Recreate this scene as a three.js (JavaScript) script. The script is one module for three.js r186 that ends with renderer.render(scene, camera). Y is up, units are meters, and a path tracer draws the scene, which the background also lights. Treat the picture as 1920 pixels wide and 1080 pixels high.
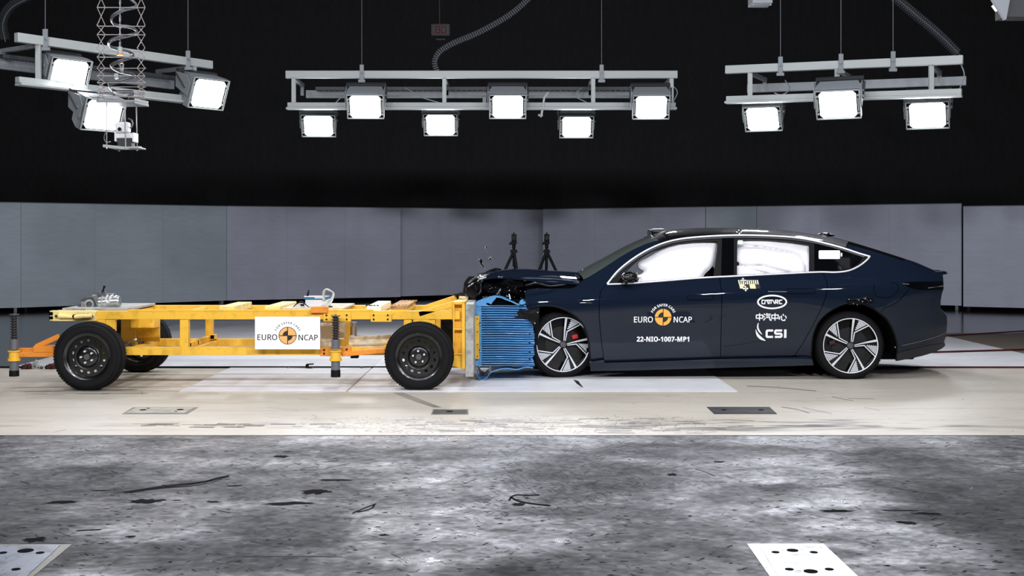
import * as THREE from 'three';
import { mergeGeometries, toCreasedNormals } from 'three/addons/utils/BufferGeometryUtils.js';
import { RoundedBoxGeometry } from 'three/addons/geometries/RoundedBoxGeometry.js';
import { RectAreaLightUniformsLib } from 'three/addons/lights/RectAreaLightUniformsLib.js';

// ---------- camera, background, exposure, lamp strengths ----------
const F = 2292, CX = 960, HY = 445, CAMH = 1.51, CAMZ = 12;   // focal length in pixels of a 1920 x 1080 frame, horizon row, eye height
const scene = new THREE.Scene();
scene.background = new THREE.Color(0x000000);
const camera = new THREE.PerspectiveCamera(2 * Math.atan(540 / F) * 180 / Math.PI, 16 / 9, 0.1, 120);
camera.position.set(0, CAMH, CAMZ);
camera.setViewOffset(1920, 1080, 0, 540 - HY, 1920, 1080);   // lens shifted so that the horizon sits above the middle
const renderer = new THREE.WebGLRenderer({ antialias: true });
renderer.toneMapping = THREE.LinearToneMapping;
renderer.toneMappingExposure = 1.0;
renderer.shadowMap.enabled = true;
RectAreaLightUniformsLib.init();
const LAMP_COLOR = 0xf4f6ff;
const LAMP_BACK = 82, LAMP_FRONT = 420, LAMP_TOP = 210, GLOW = 5;

// ---------- small helpers ----------
let seed = 12345;
const rnd = () => { seed = (seed * 1664525 + 1013904223) >>> 0; return seed / 4294967296; };
const rr = (a, b) => a + (b - a) * rnd();
const mix = (a, b, t) => a + (b - a) * t, clamp = (x, a, b) => Math.min(b, Math.max(a, x));
const sstep = (a, b, x) => { const t = clamp((x - a) / (b - a), 0, 1); return t * t * (3 - 2 * t); };
const W = (px, py, d) => [(px - CX) * d / F, CAMH - (py - HY) * d / F, CAMZ - d];   // a measured direction at a known distance -> metres
const V = (p) => new THREE.Vector3(...p);
const floorAt = (px, py) => { const d = CAMH * F / (py - HY); return [(px - CX) * d / F, CAMZ - d]; };
const hash = (x, y, s) => { let h = (x * 374761393 + y * 668265263 + s * 982451653) | 0; h = Math.imul(h ^ (h >>> 13), 1274126177); return ((h ^ (h >>> 16)) >>> 0) / 4294967296; };
function vnoise(x, y, s) {
  const xi = Math.floor(x), yi = Math.floor(y), u = x - xi, v = y - yi, a = u * u * (3 - 2 * u), b = v * v * (3 - 2 * v);
  return mix(mix(hash(xi, yi, s), hash(xi + 1, yi, s), a), mix(hash(xi, yi + 1, s), hash(xi + 1, yi + 1, s), a), b);
}
const fbm = (x, y, s, o = 4) => { let r = 0, a = 0.5, t = 0; for (let i = 0; i < o; i++) { r += a * vnoise(x, y, s + i); t += a; x *= 2.03; y *= 2.03; a *= 0.5; } return r / t; };

const ORIGIN = new WeakMap(), used = new Map();
const O0 = [0, 0, 0];
function numbered(name) { const n = used.get(name) || 0; used.set(name, n + 1); return n ? name + '_' + String(n).padStart(3, '0') : name; }
function thing(name, label, category, pos = O0, group, local = false) {
  const o = new THREE.Group();
  o.name = numbered(name); o.position.set(...pos); o.userData = { label, category };
  if (group) o.userData.group = group;
  ORIGIN.set(o, local ? O0 : pos);
  scene.add(o);
  return o;
}
function ready(g) {   // plain triangles with position, normal and uv
  g = g.index ? g.toNonIndexed() : g;
  for (const k of Object.keys(g.attributes)) if (!['position', 'normal', 'uv'].includes(k)) g.deleteAttribute(k);
  if (!g.attributes.normal) g.computeVertexNormals();
  g.morphAttributes = {};
  return g;
}
function boxUV(g) {   // uv in metres from the facing direction
  const p = g.attributes.position, n = g.attributes.normal, uv = new Float32Array(p.count * 2);
  for (let i = 0; i < p.count; i++) {
    const ax = Math.abs(n.getX(i)), ay = Math.abs(n.getY(i)), az = Math.abs(n.getZ(i));
    if (ay >= ax && ay >= az) { uv[2 * i] = p.getX(i); uv[2 * i + 1] = p.getZ(i); }
    else if (ax >= az) { uv[2 * i] = p.getZ(i); uv[2 * i + 1] = p.getY(i); }
    else { uv[2 * i] = p.getX(i); uv[2 * i + 1] = p.getY(i); }
  }
  g.setAttribute('uv', new THREE.BufferAttribute(uv, 2));
  return g;
}
function obj(name, geos, mat, parent, keepUV = false) {
  geos = (Array.isArray(geos) ? geos.flat(3) : [geos]).filter(Boolean).map(ready).map((g) => (keepUV && g.attributes.uv ? g : boxUV(g)));
  const g = geos.length > 1 ? mergeGeometries(geos) : geos[0];
  const at = ORIGIN.get(parent) || O0;
  if (at[0] || at[1] || at[2]) g.translate(-at[0], -at[1], -at[2]);
  const m = new THREE.Mesh(g, mat);
  m.name = name; m.castShadow = m.receiveShadow = true;
  if (parent === undefined) { m.name = numbered(name); scene.add(m); } else { ORIGIN.set(m, at); parent.add(m); }
  return m;
}
const each = (name, list, mat, parent) => list.map((g) => obj(name, g, mat, parent));   // one part per piece
function tag(o, label, category, group) { o.userData = { label, category }; if (group) o.userData.group = group; return o; }
function structure(name, geos, mat, keepUV) { const m = obj(name, geos, mat, undefined, keepUV); m.userData.kind = 'structure'; return m; }

const box = (x0, x1, y0, y1, z0, z1, r = 0.004) => {
  const w = Math.abs(x1 - x0), h = Math.abs(y1 - y0), d = Math.abs(z1 - z0);
  r = Math.min(r, w * 0.4, h * 0.4, d * 0.4);
  const g = r > 0 ? new RoundedBoxGeometry(w, h, d, 1, r) : new THREE.BoxGeometry(w, h, d);
  return g.translate((x0 + x1) / 2, (y0 + y1) / 2, (z0 + z1) / 2);
};
// a box whose near face covers the measured rows and columns at distance d0 and which reaches back to d1
const bxp = (px0, px1, py0, py1, d0, d1, r = 0.004) => { const a = W(px0, py0, d0), b = W(px1, py1, d0); return box(a[0], b[0], b[1], a[1], CAMZ - d1, CAMZ - d0, r); };
function orient(g, p, q, roll = 0) {   // geometry along +y of unit base at origin -> from p to q
  const a = V(p), b = V(q), dir = b.clone().sub(a).normalize();
  const up = Math.abs(dir.z) > 0.95 ? new THREE.Vector3(1, 0, 0) : new THREE.Vector3(0, 0, 1);
  const x = new THREE.Vector3().crossVectors(dir, up).normalize(), z = new THREE.Vector3().crossVectors(x, dir).normalize();
  const m = new THREE.Matrix4().makeBasis(x, dir, z).setPosition(a);
  if (roll) g.rotateY(roll);
  return g.applyMatrix4(m);
}
const len = (p, q) => V(p).distanceTo(V(q));
const bar = (p, q, w, h, r = 0.003, roll = 0) => { const L = len(p, q); r = Math.min(r, w * 0.4, h * 0.4); return orient((r > 0 ? new RoundedBoxGeometry(w, L, h, 1, r) : new THREE.BoxGeometry(w, L, h)).translate(0, L / 2, 0), p, q, roll); };
const cyl = (p, q, r0, r1 = r0, n = 20) => { const L = len(p, q); return orient(new THREE.CylinderGeometry(r1, r0, L, n).translate(0, L / 2, 0), p, q); };
const tube = (pts, r, seg = 6, n = 8, closed = false) => new THREE.TubeGeometry(new THREE.CatmullRomCurve3(pts.map(V), closed), Math.max(4, (pts.length - 1) * seg), r, n, closed);
const ball = (p, r, n = 10) => new THREE.SphereGeometry(r, n, Math.max(5, n * 0.6 | 0)).translate(...p);
const lathe = (pts, n = 48) => new THREE.LatheGeometry(pts.map(([r, z]) => new THREE.Vector2(r, z)), n).rotateX(Math.PI / 2);   // [radius, z] about the z axis
const slab = (pts, depth, bevel = 0) => { const s = new THREE.Shape(pts.map(([x, y]) => new THREE.Vector2(x, y))); return new THREE.ExtrudeGeometry(s, { depth, bevelEnabled: bevel > 0, bevelSize: bevel, bevelThickness: bevel, bevelSegments: 1 }); };
const spl = (pts, n = 6) => {   // smooth line through measured points
  if (pts.length < 3) return pts;
  const c = new THREE.CatmullRomCurve3(pts.map(([x, y]) => new THREE.Vector3(x, y, 0)), false, 'centripetal');
  return c.getPoints((pts.length - 1) * n).map((p) => [p.x, p.y]);
};

// ---------- materials ----------
const std = (color, roughness = 0.6, metalness = 0, extra = {}) => new THREE.MeshStandardMaterial({ color, roughness, metalness, ...extra });
const phy = (p) => new THREE.MeshPhysicalMaterial(p);
function noiseTexture(w, h, fn, srgb = true) {
  const a = new Uint8Array(w * h * 4);
  for (let y = 0; y < h; y++) for (let x = 0; x < w; x++) { const c = fn(x / w, y / h), i = (y * w + x) * 4; a[i] = clamp(c[0], 0, 255); a[i + 1] = clamp(c[1], 0, 255); a[i + 2] = clamp(c[2], 0, 255); a[i + 3] = 255; }
  const t = new THREE.DataTexture(a, w, h);
  t.magFilter = THREE.LinearFilter; t.wrapS = t.wrapT = THREE.MirroredRepeatWrapping;
  if (srgb) t.colorSpace = THREE.SRGBColorSpace;
  t.needsUpdate = true;
  return t;
}
const grime = (r, g, b, amount, s) => noiseTexture(256, 256, (u, v) => { const n = fbm(u * 14, v * 14, s), m = fbm(u * 60, v * 40, s + 9, 3); const k = 1 - amount * Math.max(0, n - 0.5) * 2 - (m > 0.72 ? amount * 1.2 * (m - 0.72) * 4 : 0); return [r * k, g * k, b * k]; });
const M = {
  yellow: std(0xffffff, 0.42, 0, { map: grime(240, 186, 56, 0.18, 3) }),
  paleYellow: std(0xffffff, 0.5, 0, { map: grime(246, 220, 140, 0.16, 7) }),
  cream: std(0xffffff, 0.55, 0, { map: grime(252, 243, 212, 0.1, 13) }),
  brownPlate: std(0xffffff, 0.6, 0, { map: grime(186, 138, 74, 0.5, 17) }),
  orange: std(0xffffff, 0.45, 0, { map: grime(230, 142, 42, 0.18, 23) }),
  greyPlate: std(0xffffff, 0.55, 0.1, { map: grime(168, 168, 160, 0.45, 29) }),
  board: std(0xffffff, 0.7, 0, { map: grime(214, 200, 170, 0.3, 31) }),
  rubber: phy({ color: 0x0d0d0e, roughness: 0.8, specularIntensity: 0.5 }), tread: phy({ color: 0x09090a, roughness: 0.9, specularIntensity: 0.4 }),
  blackGloss: std(0x060607, 0.2), blackSteel: phy({ color: 0x050506, roughness: 0.32, clearcoat: 0.6, clearcoatRoughness: 0.15 }),
  black: phy({ color: 0x08080a, roughness: 0.6, specularIntensity: 0.4 }), blackMatte: phy({ color: 0x040405, roughness: 0.95, specularIntensity: 0.15 }),
  trim: std(0xf2f4f6, 0.28, 0.4), chrome: std(0xe8eaee, 0.12, 1), steel: std(0xb4b6b8, 0.35, 0.8), darkSteel: std(0x55565a, 0.4, 0.3), strutSteel: std(0x6d6e72, 0.4, 0.3), spring: std(0x2e2c2d, 0.45, 0.2),
  alloy: std(0xe2e4e8, 0.38, 0.25),
  rigWhite: std(0x9da29f, 0.5), rigGrey: std(0x787d80, 0.5), rigDark: std(0x2b2c2f, 0.6), wire: std(0x8d8583, 0.5, 0.3),
  lampGlow: std(0xffffff, 0.5, 0, { emissive: 0xf8f9ff, emissiveIntensity: GLOW }),
  white: std(0xf2f2f0, 0.6), plasticWhite: std(0xd8dad8, 0.5),
  paint: phy({ color: new THREE.Color().setRGB(0.0065, 0.0115, 0.023), metalness: 0, roughness: 0.6, specularIntensity: 0, clearcoat: 0.75, clearcoatRoughness: 0.03 }),
  glass: phy({ color: 0xffffff, transmission: 1, thickness: 0, roughness: 0.02, ior: 1.5 }),
  windscreen: phy({ color: 0x525d57, transmission: 0.35, thickness: 0, roughness: 0.9, specularIntensity: 0.05, clearcoat: 1, clearcoatRoughness: 0.02, ior: 1.3 }), roofGlass: phy({ color: 0x050609, roughness: 0.6, specularIntensity: 0.1, clearcoat: 0.9, clearcoatRoughness: 0.04 }), disc: std(0x141416, 0.5, 0.3),
  darkGlass: phy({ color: 0x07080b, roughness: 0.05, clearcoat: 1, clearcoatRoughness: 0.03 }),
  airbag: std(0xf4f2f4, 0.85),
  blue: phy({ color: new THREE.Color().setRGB(0.085, 0.29, 0.56), roughness: 0.4, metalness: 0.1, clearcoat: 0.3 }),
  blueLid: std(0x2b6d93, 0.5), red: std(0xb0201c, 0.5), darkRed: std(0x42090d, 0.7), caliperDark: std(0x2a0708, 0.6),
  silver: std(0xd6d8d4, 0.25, 0.85),
};
// ---------- flood lamps ----------
function lampParts(t, open) {
  // local axes: the lit face looks along +z
  const w = 0.27, h = 0.2;
  const housing = [];
  const ring = (s, z, dy) => [[-w * s, -h * s + dy, z], [w * s, -h * s + dy, z], [w * s, h * s + dy, z], [-w * s, h * s + dy, z]];
  const a = ring(1, 0, 0), b = ring(1, -0.1, 0.0), c = ring(0.86, -0.27, 0.015);
  const pos = [];
  const quad = (p, q, r, s) => pos.push(...p, ...q, ...r, ...p, ...r, ...s);
  for (let i = 0; i < 4; i++) { const j = (i + 1) % 4; quad(b[i], b[j], a[j], a[i]); quad(c[i], c[j], b[j], b[i]); }
  quad(c[1], c[0], c[3], c[2]);
  const g = new THREE.BufferGeometry(); g.setAttribute('position', new THREE.Float32BufferAttribute(pos, 3)); g.computeVertexNormals();
  housing.push(g);
  obj('housing', [housing, box(-w * 0.7, w * 0.7, h - 0.004, h + 0.006, -0.09, -0.02)], M.rigGrey, t);
  const bez = []; for (const s of [-1, 1]) { bez.push(box(s * w - 0.012 * (s > 0), s * w + 0.012 * (s < 0), -h, h, -0.02, 0.02)); bez.push(box(-w, w, s * h - 0.01 * (s > 0), s * h + 0.01 * (s < 0), -0.02, 0.02)); }
  obj('bezel', bez, M.rigWhite, t);
  obj('reflector', box(-w + 0.01, w - 0.01, -h + 0.01, h - 0.01, -0.03, -0.012, 0), M.blackMatte, t);
  const rs = new THREE.Shape(), rw = 0.222, rh = 0.176, c0 = 0.035;
  rs.moveTo(-rw + c0, -rh); rs.lineTo(rw - c0, -rh); rs.lineTo(rw, -rh + c0); rs.lineTo(rw, rh - c0); rs.lineTo(rw - c0, rh); rs.lineTo(-rw + c0, rh); rs.lineTo(-rw, rh - c0); rs.lineTo(-rw, -rh + c0);
  obj('lens', new THREE.ExtrudeGeometry(rs, { depth: 0.012, bevelEnabled: false }).translate(0, 0, -0.005), M.lampGlow, t);
  for (const s of [-1, 1]) {
    obj('handle', [bar([s * 0.246, -0.09, 0.012], [s * 0.246, 0.09, 0.012], 0.014, 0.014), box(s * 0.246 - 0.012, s * 0.246 + 0.012, 0.11, 0.135, 0, 0.02), box(s * 0.246 - 0.012, s * 0.246 + 0.012, -0.135, -0.11, 0, 0.02)], M.rigWhite, t);
    obj('side_plate', [slab([[-0.02, -0.06], [-0.3, -0.02], [-0.36, 0.16], [-0.12, 0.19], [-0.02, 0.1]], 0.012).rotateY(-Math.PI / 2).translate(s * (w + 0.012), 0, 0), cyl([s * (w + 0.005), 0.05, -0.1], [s * (w + 0.03), 0.05, -0.1], 0.018), cyl([s * (w + 0.005), 0.1, -0.16], [s * (w + 0.03), 0.1, -0.16], 0.012)], M.rigGrey, t);
  }
  obj('yoke', [box(-w - 0.02, w + 0.02, 0.13, 0.2, -0.37, -0.3), bar([w + 0.02, 0.02, -0.1], [w + 0.03, 0.14, -0.33], 0.03, 0.012), bar([-w - 0.02, 0.02, -0.1], [-w - 0.03, 0.14, -0.33], 0.03, 0.012)], M.rigDark, t);
  return open;
}
let lampProto = null;
const lamps = [];
function floodLamp(pos, yaw, tilt, power, label, group, scale = 1) {
  let t;
  if (!lampProto) { t = thing('flood_lamp', label, 'lamp', pos, group, true); lampParts(t); lampProto = t; }
  else { t = lampProto.clone(); t.name = numbered('flood_lamp'); t.position.set(...pos); t.userData = { label, category: 'lamp', group }; scene.add(t); }
  if (!group) delete t.userData.group;
  t.rotation.order = 'YXZ'; t.rotation.set(tilt * Math.PI / 180, yaw * Math.PI / 180, 0);
  t.scale.setScalar(scale);
  lamps.push({ t, power });
  return t;
}
function lightLamps() {
  scene.updateMatrixWorld(true);
  for (const { t, power } of lamps) {
    const l = new THREE.RectAreaLight(LAMP_COLOR, power, 0.42 * t.scale.x, 0.33 * t.scale.x);
    l.position.copy(t.localToWorld(new THREE.Vector3(0, 0, 0.025)));
    l.lookAt(t.localToWorld(new THREE.Vector3(0, 0, 2)));   // RectAreaLight shines towards its target
    l.name = 'lamp_light';
    scene.add(l);
  }
}

// ---------- room ----------
const curtain = std(0xffffff, 0.95, 0, { map: noiseTexture(256, 256, (u, v) => { const n = 48 + 12 * fbm(u * 30, v * 6, 5) + ((Math.floor(u * 64) + Math.floor(v * 64)) % 2) * 1.5; return [n, n, n + 1]; }) });
structure('wall_back', box(-15, 15, 0, 9.6, -22.8, -22.5, 0), curtain);
structure('wall_left', box(-15.3, -15, 0, 9.6, -22.5, 17.5, 0), curtain);
structure('wall_right', box(15, 15.3, 0, 9.6, -22.5, 17.5, 0), curtain);
structure('wall_front', box(-15, 15, 0, 9.6, 17.5, 17.8, 0), curtain);
const ceiling = structure('ceiling', box(-15.3, 15.3, 9.6, 9.8, -22.8, 17.8, 0), curtain);
const beamMat = std(0x23272d, 0.7);
for (const z of [-9, -14, -19]) {
  obj('beam', [box(-15, 15, 8.9, 9.05, z, z + 0.12), box(-15, 15, 8.2, 8.32, z, z + 0.12), ...Array.from({ length: 20 }, (_, i) => bar([-15 + i * 1.5, 8.25, z + 0.06], [-14.25 + i * 1.5 + (i % 2 ? 0.75 : 0), 8.95, z + 0.06], 0.07, 0.07, 0))], beamMat, ceiling);
}

// floor slabs, all at one level
function canvasTexture(w, h, paint, srgb = true) {
  const c = document.createElement('canvas'); c.width = w; c.height = h;
  paint(c.getContext('2d'), w, h);
  const t = new THREE.CanvasTexture(c);
  if (srgb) t.colorSpace = THREE.SRGBColorSpace;
  t.wrapS = t.wrapT = THREE.MirroredRepeatWrapping;
  return t;
}
function noiseFill(g, w, h, fn) {
  const im = g.createImageData(w, h), a = im.data;
  for (let y = 0; y < h; y++) for (let x = 0; x < w; x++) { const c = fn(x / w, y / h), i = (y * w + x) * 4; a[i] = c[0]; a[i + 1] = c[1]; a[i + 2] = c[2]; a[i + 3] = 255; }
  g.putImageData(im, 0, 0);
}
const Z_EDGE = CAMZ - CAMH * F / (816 - HY);      // where the dark floor meets the cream strip
const Z_MID = CAMZ - 14.1, Z_FAR = CAMZ - 19.3;
function floorPiece(name, x0, x1, z0, z1, mat, y = 0, th = 0.2, uvBox) {
  const g = new THREE.BoxGeometry(x1 - x0, th, z1 - z0).translate((x0 + x1) / 2, y - th / 2, (z0 + z1) / 2);
  const p = g.attributes.position, uv = g.attributes.uv, [ux, uz, uw, uh] = uvBox || [x0, z0, 1, 1];
  for (let i = 0; i < p.count; i++) uv.setXY(i, (p.getX(i) - ux) / uw, 1 - (p.getZ(i) - uz) / uh);
  return structure(name, g, mat, true);
}
// front slab: dark polished concrete with stains and tyre scuffs, light falloff painted in at both sides; uv box 9.6 m x 4.8 m
const FB = [-4.8, Z_EDGE, 9.6, 4.8];
const stainsAndFalloff = [];   // [centre x, centre z, half length, half width, turn, strength]
const st = (px, py, a, b, turn, k) => { const [x, z] = floorAt(px, py); stainsAndFalloff.push([x, z, a, b, turn, k]); };
st(330, 905, 0.6, 0.13, 0.1, 0.5); st(520, 905, 0.7, 0.4, 0.15, 0.55); st(500, 1000, 0.35, 0.45, 0, 0.55); st(330, 1050, 0.55, 0.25, 0, 0.6); st(1085, 890, 0.5, 0.7, 0.1, 0.6); st(1105, 960, 0.42, 0.2, 0, 0.6);
st(1190, 1050, 0.5, 0.2, 0.2, 0.6); st(1420, 925, 0.35, 0.22, 0.3, 0.45); st(1330, 1000, 0.5, 0.22, 0.3, 0.4); st(1300, 845, 0.75, 0.25, 0, 0.5); st(60, 950, 0.6, 1.3, 0, 0.7); st(1870, 950, 0.5, 1.8, 0, 0.85); st(1000, 1075, 0.4, 0.15, 0, 0.5); st(700, 850, 1.2, 0.25, 0, 0.3); st(560, 1060, 0.3, 0.2, 0, 0.5); st(1560, 845, 0.6, 0.2, 0, 0.2);  // the tall ones at far left and far right paint in light falloff
function stainOrFalloffAt(x, z) {
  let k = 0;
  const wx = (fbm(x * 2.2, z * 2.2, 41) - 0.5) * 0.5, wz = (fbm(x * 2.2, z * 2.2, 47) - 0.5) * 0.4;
  for (const [cx, cz, a, b, t, s] of stainsAndFalloff) {
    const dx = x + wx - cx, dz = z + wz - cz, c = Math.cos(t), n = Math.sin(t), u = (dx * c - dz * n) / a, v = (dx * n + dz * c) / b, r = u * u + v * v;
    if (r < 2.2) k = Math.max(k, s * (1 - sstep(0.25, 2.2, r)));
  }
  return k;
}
const pen = (g, k, pts) => {   // a smooth stroke with a pen broader along the hall than across it
  const Q = pts.map(([x, y]) => [x, y / k]);
  g.save(); g.setTransform(1, 0, 0, k, 0, 0); g.beginPath(); g.moveTo(...Q[0]);
  for (let i = 1; i + 1 < Q.length; i++) g.quadraticCurveTo(...Q[i], (Q[i][0] + Q[i + 1][0]) / 2, (Q[i][1] + Q[i + 1][1]) / 2);
  g.lineTo(...Q[Q.length - 1]); g.stroke(); g.restore();
};
function scratches(g, w, h, count, s, dark, light, maxLen) {
  const old = seed; seed = s;
  for (let i = 0; i < count; i++) {
    const x = rnd() * w, y = rnd() * h, a = (rnd() - 0.5) * (rnd() < 0.65 ? 0.5 : 2.8), l = rr(4, maxLen) * (rnd() < 0.1 ? 3 : 1), b = rr(-0.25, 0.25) * l;
    g.strokeStyle = rnd() < 0.8 ? `rgba(${dark},${rr(0.15, 0.75)})` : `rgba(${light},${rr(0.1, 0.4)})`;
    g.lineWidth = rr(0.6, 2.0);
    g.beginPath(); g.moveTo(x, y); g.quadraticCurveTo(x + Math.cos(a) * l * 0.5 - Math.sin(a) * b, y + Math.sin(a) * l * 0.5 + Math.cos(a) * b, x + Math.cos(a) * l, y + Math.sin(a) * l); g.stroke();
  }
  seed = old;
}
const toTex = (px, py, w, h) => { const [x, z] = floorAt(px, py); return [(x - FB[0]) / FB[2] * w, (z - FB[1]) / FB[3] * h]; };
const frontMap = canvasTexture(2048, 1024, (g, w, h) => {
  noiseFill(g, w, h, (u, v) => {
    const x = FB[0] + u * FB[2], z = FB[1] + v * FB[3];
    const cloud = fbm(x * 1.3, z * 1.8, 11, 5), fine = fbm(x * 24, z * 30, 19, 4), s = stainOrFalloffAt(x, z) * mix(0.6, 1, cloud);
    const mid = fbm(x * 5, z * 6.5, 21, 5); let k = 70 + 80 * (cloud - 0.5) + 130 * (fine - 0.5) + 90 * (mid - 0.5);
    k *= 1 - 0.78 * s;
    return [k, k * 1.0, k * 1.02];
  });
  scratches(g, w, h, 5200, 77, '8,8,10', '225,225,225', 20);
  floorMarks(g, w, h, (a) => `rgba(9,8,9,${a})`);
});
function floorMarks(g, w, h, ink) {
  const old = seed, q = w / 2048; seed = 99;
  // tyre scuffs and oil marks measured in the picture
  const blot = (px, py, a, b, turn) => { const [x, y] = toTex(px, py, w, h); a *= q * 0.95; b *= q * 1.25; g.fillStyle = ink(0.9); g.beginPath(); for (let i = 0; i <= 22; i++) { const t = i / 22 * Math.PI * 2, k = rr(0.65, 1.25), X = Math.cos(t) * a * k, Y = Math.sin(t) * b * k; const p = [x + X * Math.cos(turn) - Y * Math.sin(turn), y + X * Math.sin(turn) + Y * Math.cos(turn)]; i ? g.lineTo(...p) : g.moveTo(...p); } g.fill(); };
  for (const q of [[115, 942, 22, 7, -0.1], [275, 940, 22, 11, 0], [540, 944, 32, 8, -0.1], [594, 922, 20, 12, -0.3], [630, 900, 26, 5, 0], [528, 856, 14, 8, 0.3], [538, 847, 10, 3, 0], [66, 1012, 14, 9, 0], [190, 920, 14, 3, 0], [440, 911, 10, 5, -0.4], [400, 941, 10, 4, 0], [1350, 866, 9, 5, 0], [1260, 890, 9, 8, 0], [1688, 957, 30, 3, 0.06], [1740, 963, 20, 5, 0.1], [1700, 980, 14, 6, 0.2], [1570, 958, 22, 6, 0], [970, 946, 9, 8, 0], [720, 1003, 6, 4, 0], [245, 1006, 6, 4, 0], [332, 938, 6, 3, 0]]) blot(...q);
  const scuff = (pts, wd, al) => { g.strokeStyle = ink(Math.min(0.97, al * 1.2)); g.lineWidth = wd * q * 0.75; g.lineCap = 'round'; pen(g, 2.8, pts.map((p) => toTex(...p, w, h))); };
  for (let i = 0; i < 9; i++) scuff([[215 + rr(0, 40), 924 + rr(-2, 2)], [300 + rr(-10, 10), 914 + rr(-3, 3)], [370, 909 + rr(-4, 4)], [405 + rr(-10, 20), 899 + rr(-4, 3)], [428, 893 + rr(-2, 2)]], rr(1, 4), rr(0.3, 0.7));
  scuff([[955, 938], [960, 927], [985, 929], [1010, 928]], 3.5, 0.9); scuff([[958, 932], [968, 940], [1000, 945], [1030, 948]], 4, 0.85); scuff([[662, 962], [690, 950], [704, 945]], 3, 0.8); scuff([[672, 960], [698, 955], [702, 946]], 3, 0.8); scuff([[145, 995], [188, 993]], 3, 0.7); scuff([[60, 932], [110, 925]], 2, 0.5); scuff([[1305, 880], [1325, 885], [1340, 893]], 2.5, 0.7); scuff([[455, 1044], [560, 1043], [640, 1044]], 2, 0.4); scuff([[610, 879], [655, 869]], 2, 0.6); scuff([[1640, 907], [1700, 920], [1760, 927]], 2, 0.5);
  for (let i = 0; i < 420; i++) { const x = 1065 + (rnd() + rnd() + rnd() - 1.5) * 180, y = 908 + (rnd() + rnd() + rnd() - 1.5) * 75, s = rnd() < 0.7 ? 1 : -1, l = rr(4, 15); scuff([[x, y], [x + l * 0.5, y + s * l * rr(0, 0.5)], [x + l, y + s * l * rr(0.2, 0.7)]], rr(0.5, 1.2), rr(0.2, 0.7)); }
  for (let i = 0; i < 1300; i++) { const x = rr(0, 1920), y = 825 + 255 * rnd() ** 1.2, l = rr(2, 9) * (rnd() < 0.12 ? 2.6 : 1), s = rnd() < 0.5 ? -1 : 1, k = rr(0, 0.5); scuff([[x, y], [x + s * l * 0.5, y + l * k * 0.5 + rr(-0.8, 0.8)], [x + s * l, y + l * k]], rr(0.6, 1.8), rr(0.2, 0.7)); }
  for (let i = 0; i < 420; i++) blot(rr(0, 1920), 825 + 255 * rnd() ** 1.2, rr(1, 5), rr(0.7, 2), 0);
  seed = old;
}
const frontRough = canvasTexture(2048, 1024, (g, w, h) => {
  noiseFill(g, w, h, (u, v) => {
    const x = FB[0] + u * FB[2], z = FB[1] + v * FB[3];
    const n = fbm(x * 1.6, z * 3.2, 61, 5), m = fbm(x * 5, z * 7, 63, 4), f = fbm(x * 26, z * 32, 67, 4), k = clamp(255 * (0.46 + 0.42 * (n - 0.5) + 0.4 * (m - 0.5) + 0.36 * (f - 0.5) + 0.35 * stainOrFalloffAt(x, z)), 60, 255);
    return [k, k, k];
  });
  floorMarks(g, w, h, (al) => `rgba(235,235,235,${al})`);
}, false);
const frontGloss = canvasTexture(2048, 1024, (g, w, h) => {   // rubber and oil marks do not shine
  g.fillStyle = '#fff'; g.fillRect(0, 0, w, h); g.globalCompositeOperation = 'destination-out';
  floorMarks(g, w, h, (al) => `rgba(0,0,0,${al})`);
}, false);
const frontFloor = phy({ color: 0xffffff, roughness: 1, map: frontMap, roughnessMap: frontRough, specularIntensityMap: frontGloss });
floorPiece('floor', -15, 15, Z_EDGE + 0.03, 17.5, frontFloor, 0, 0.2, FB);
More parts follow.
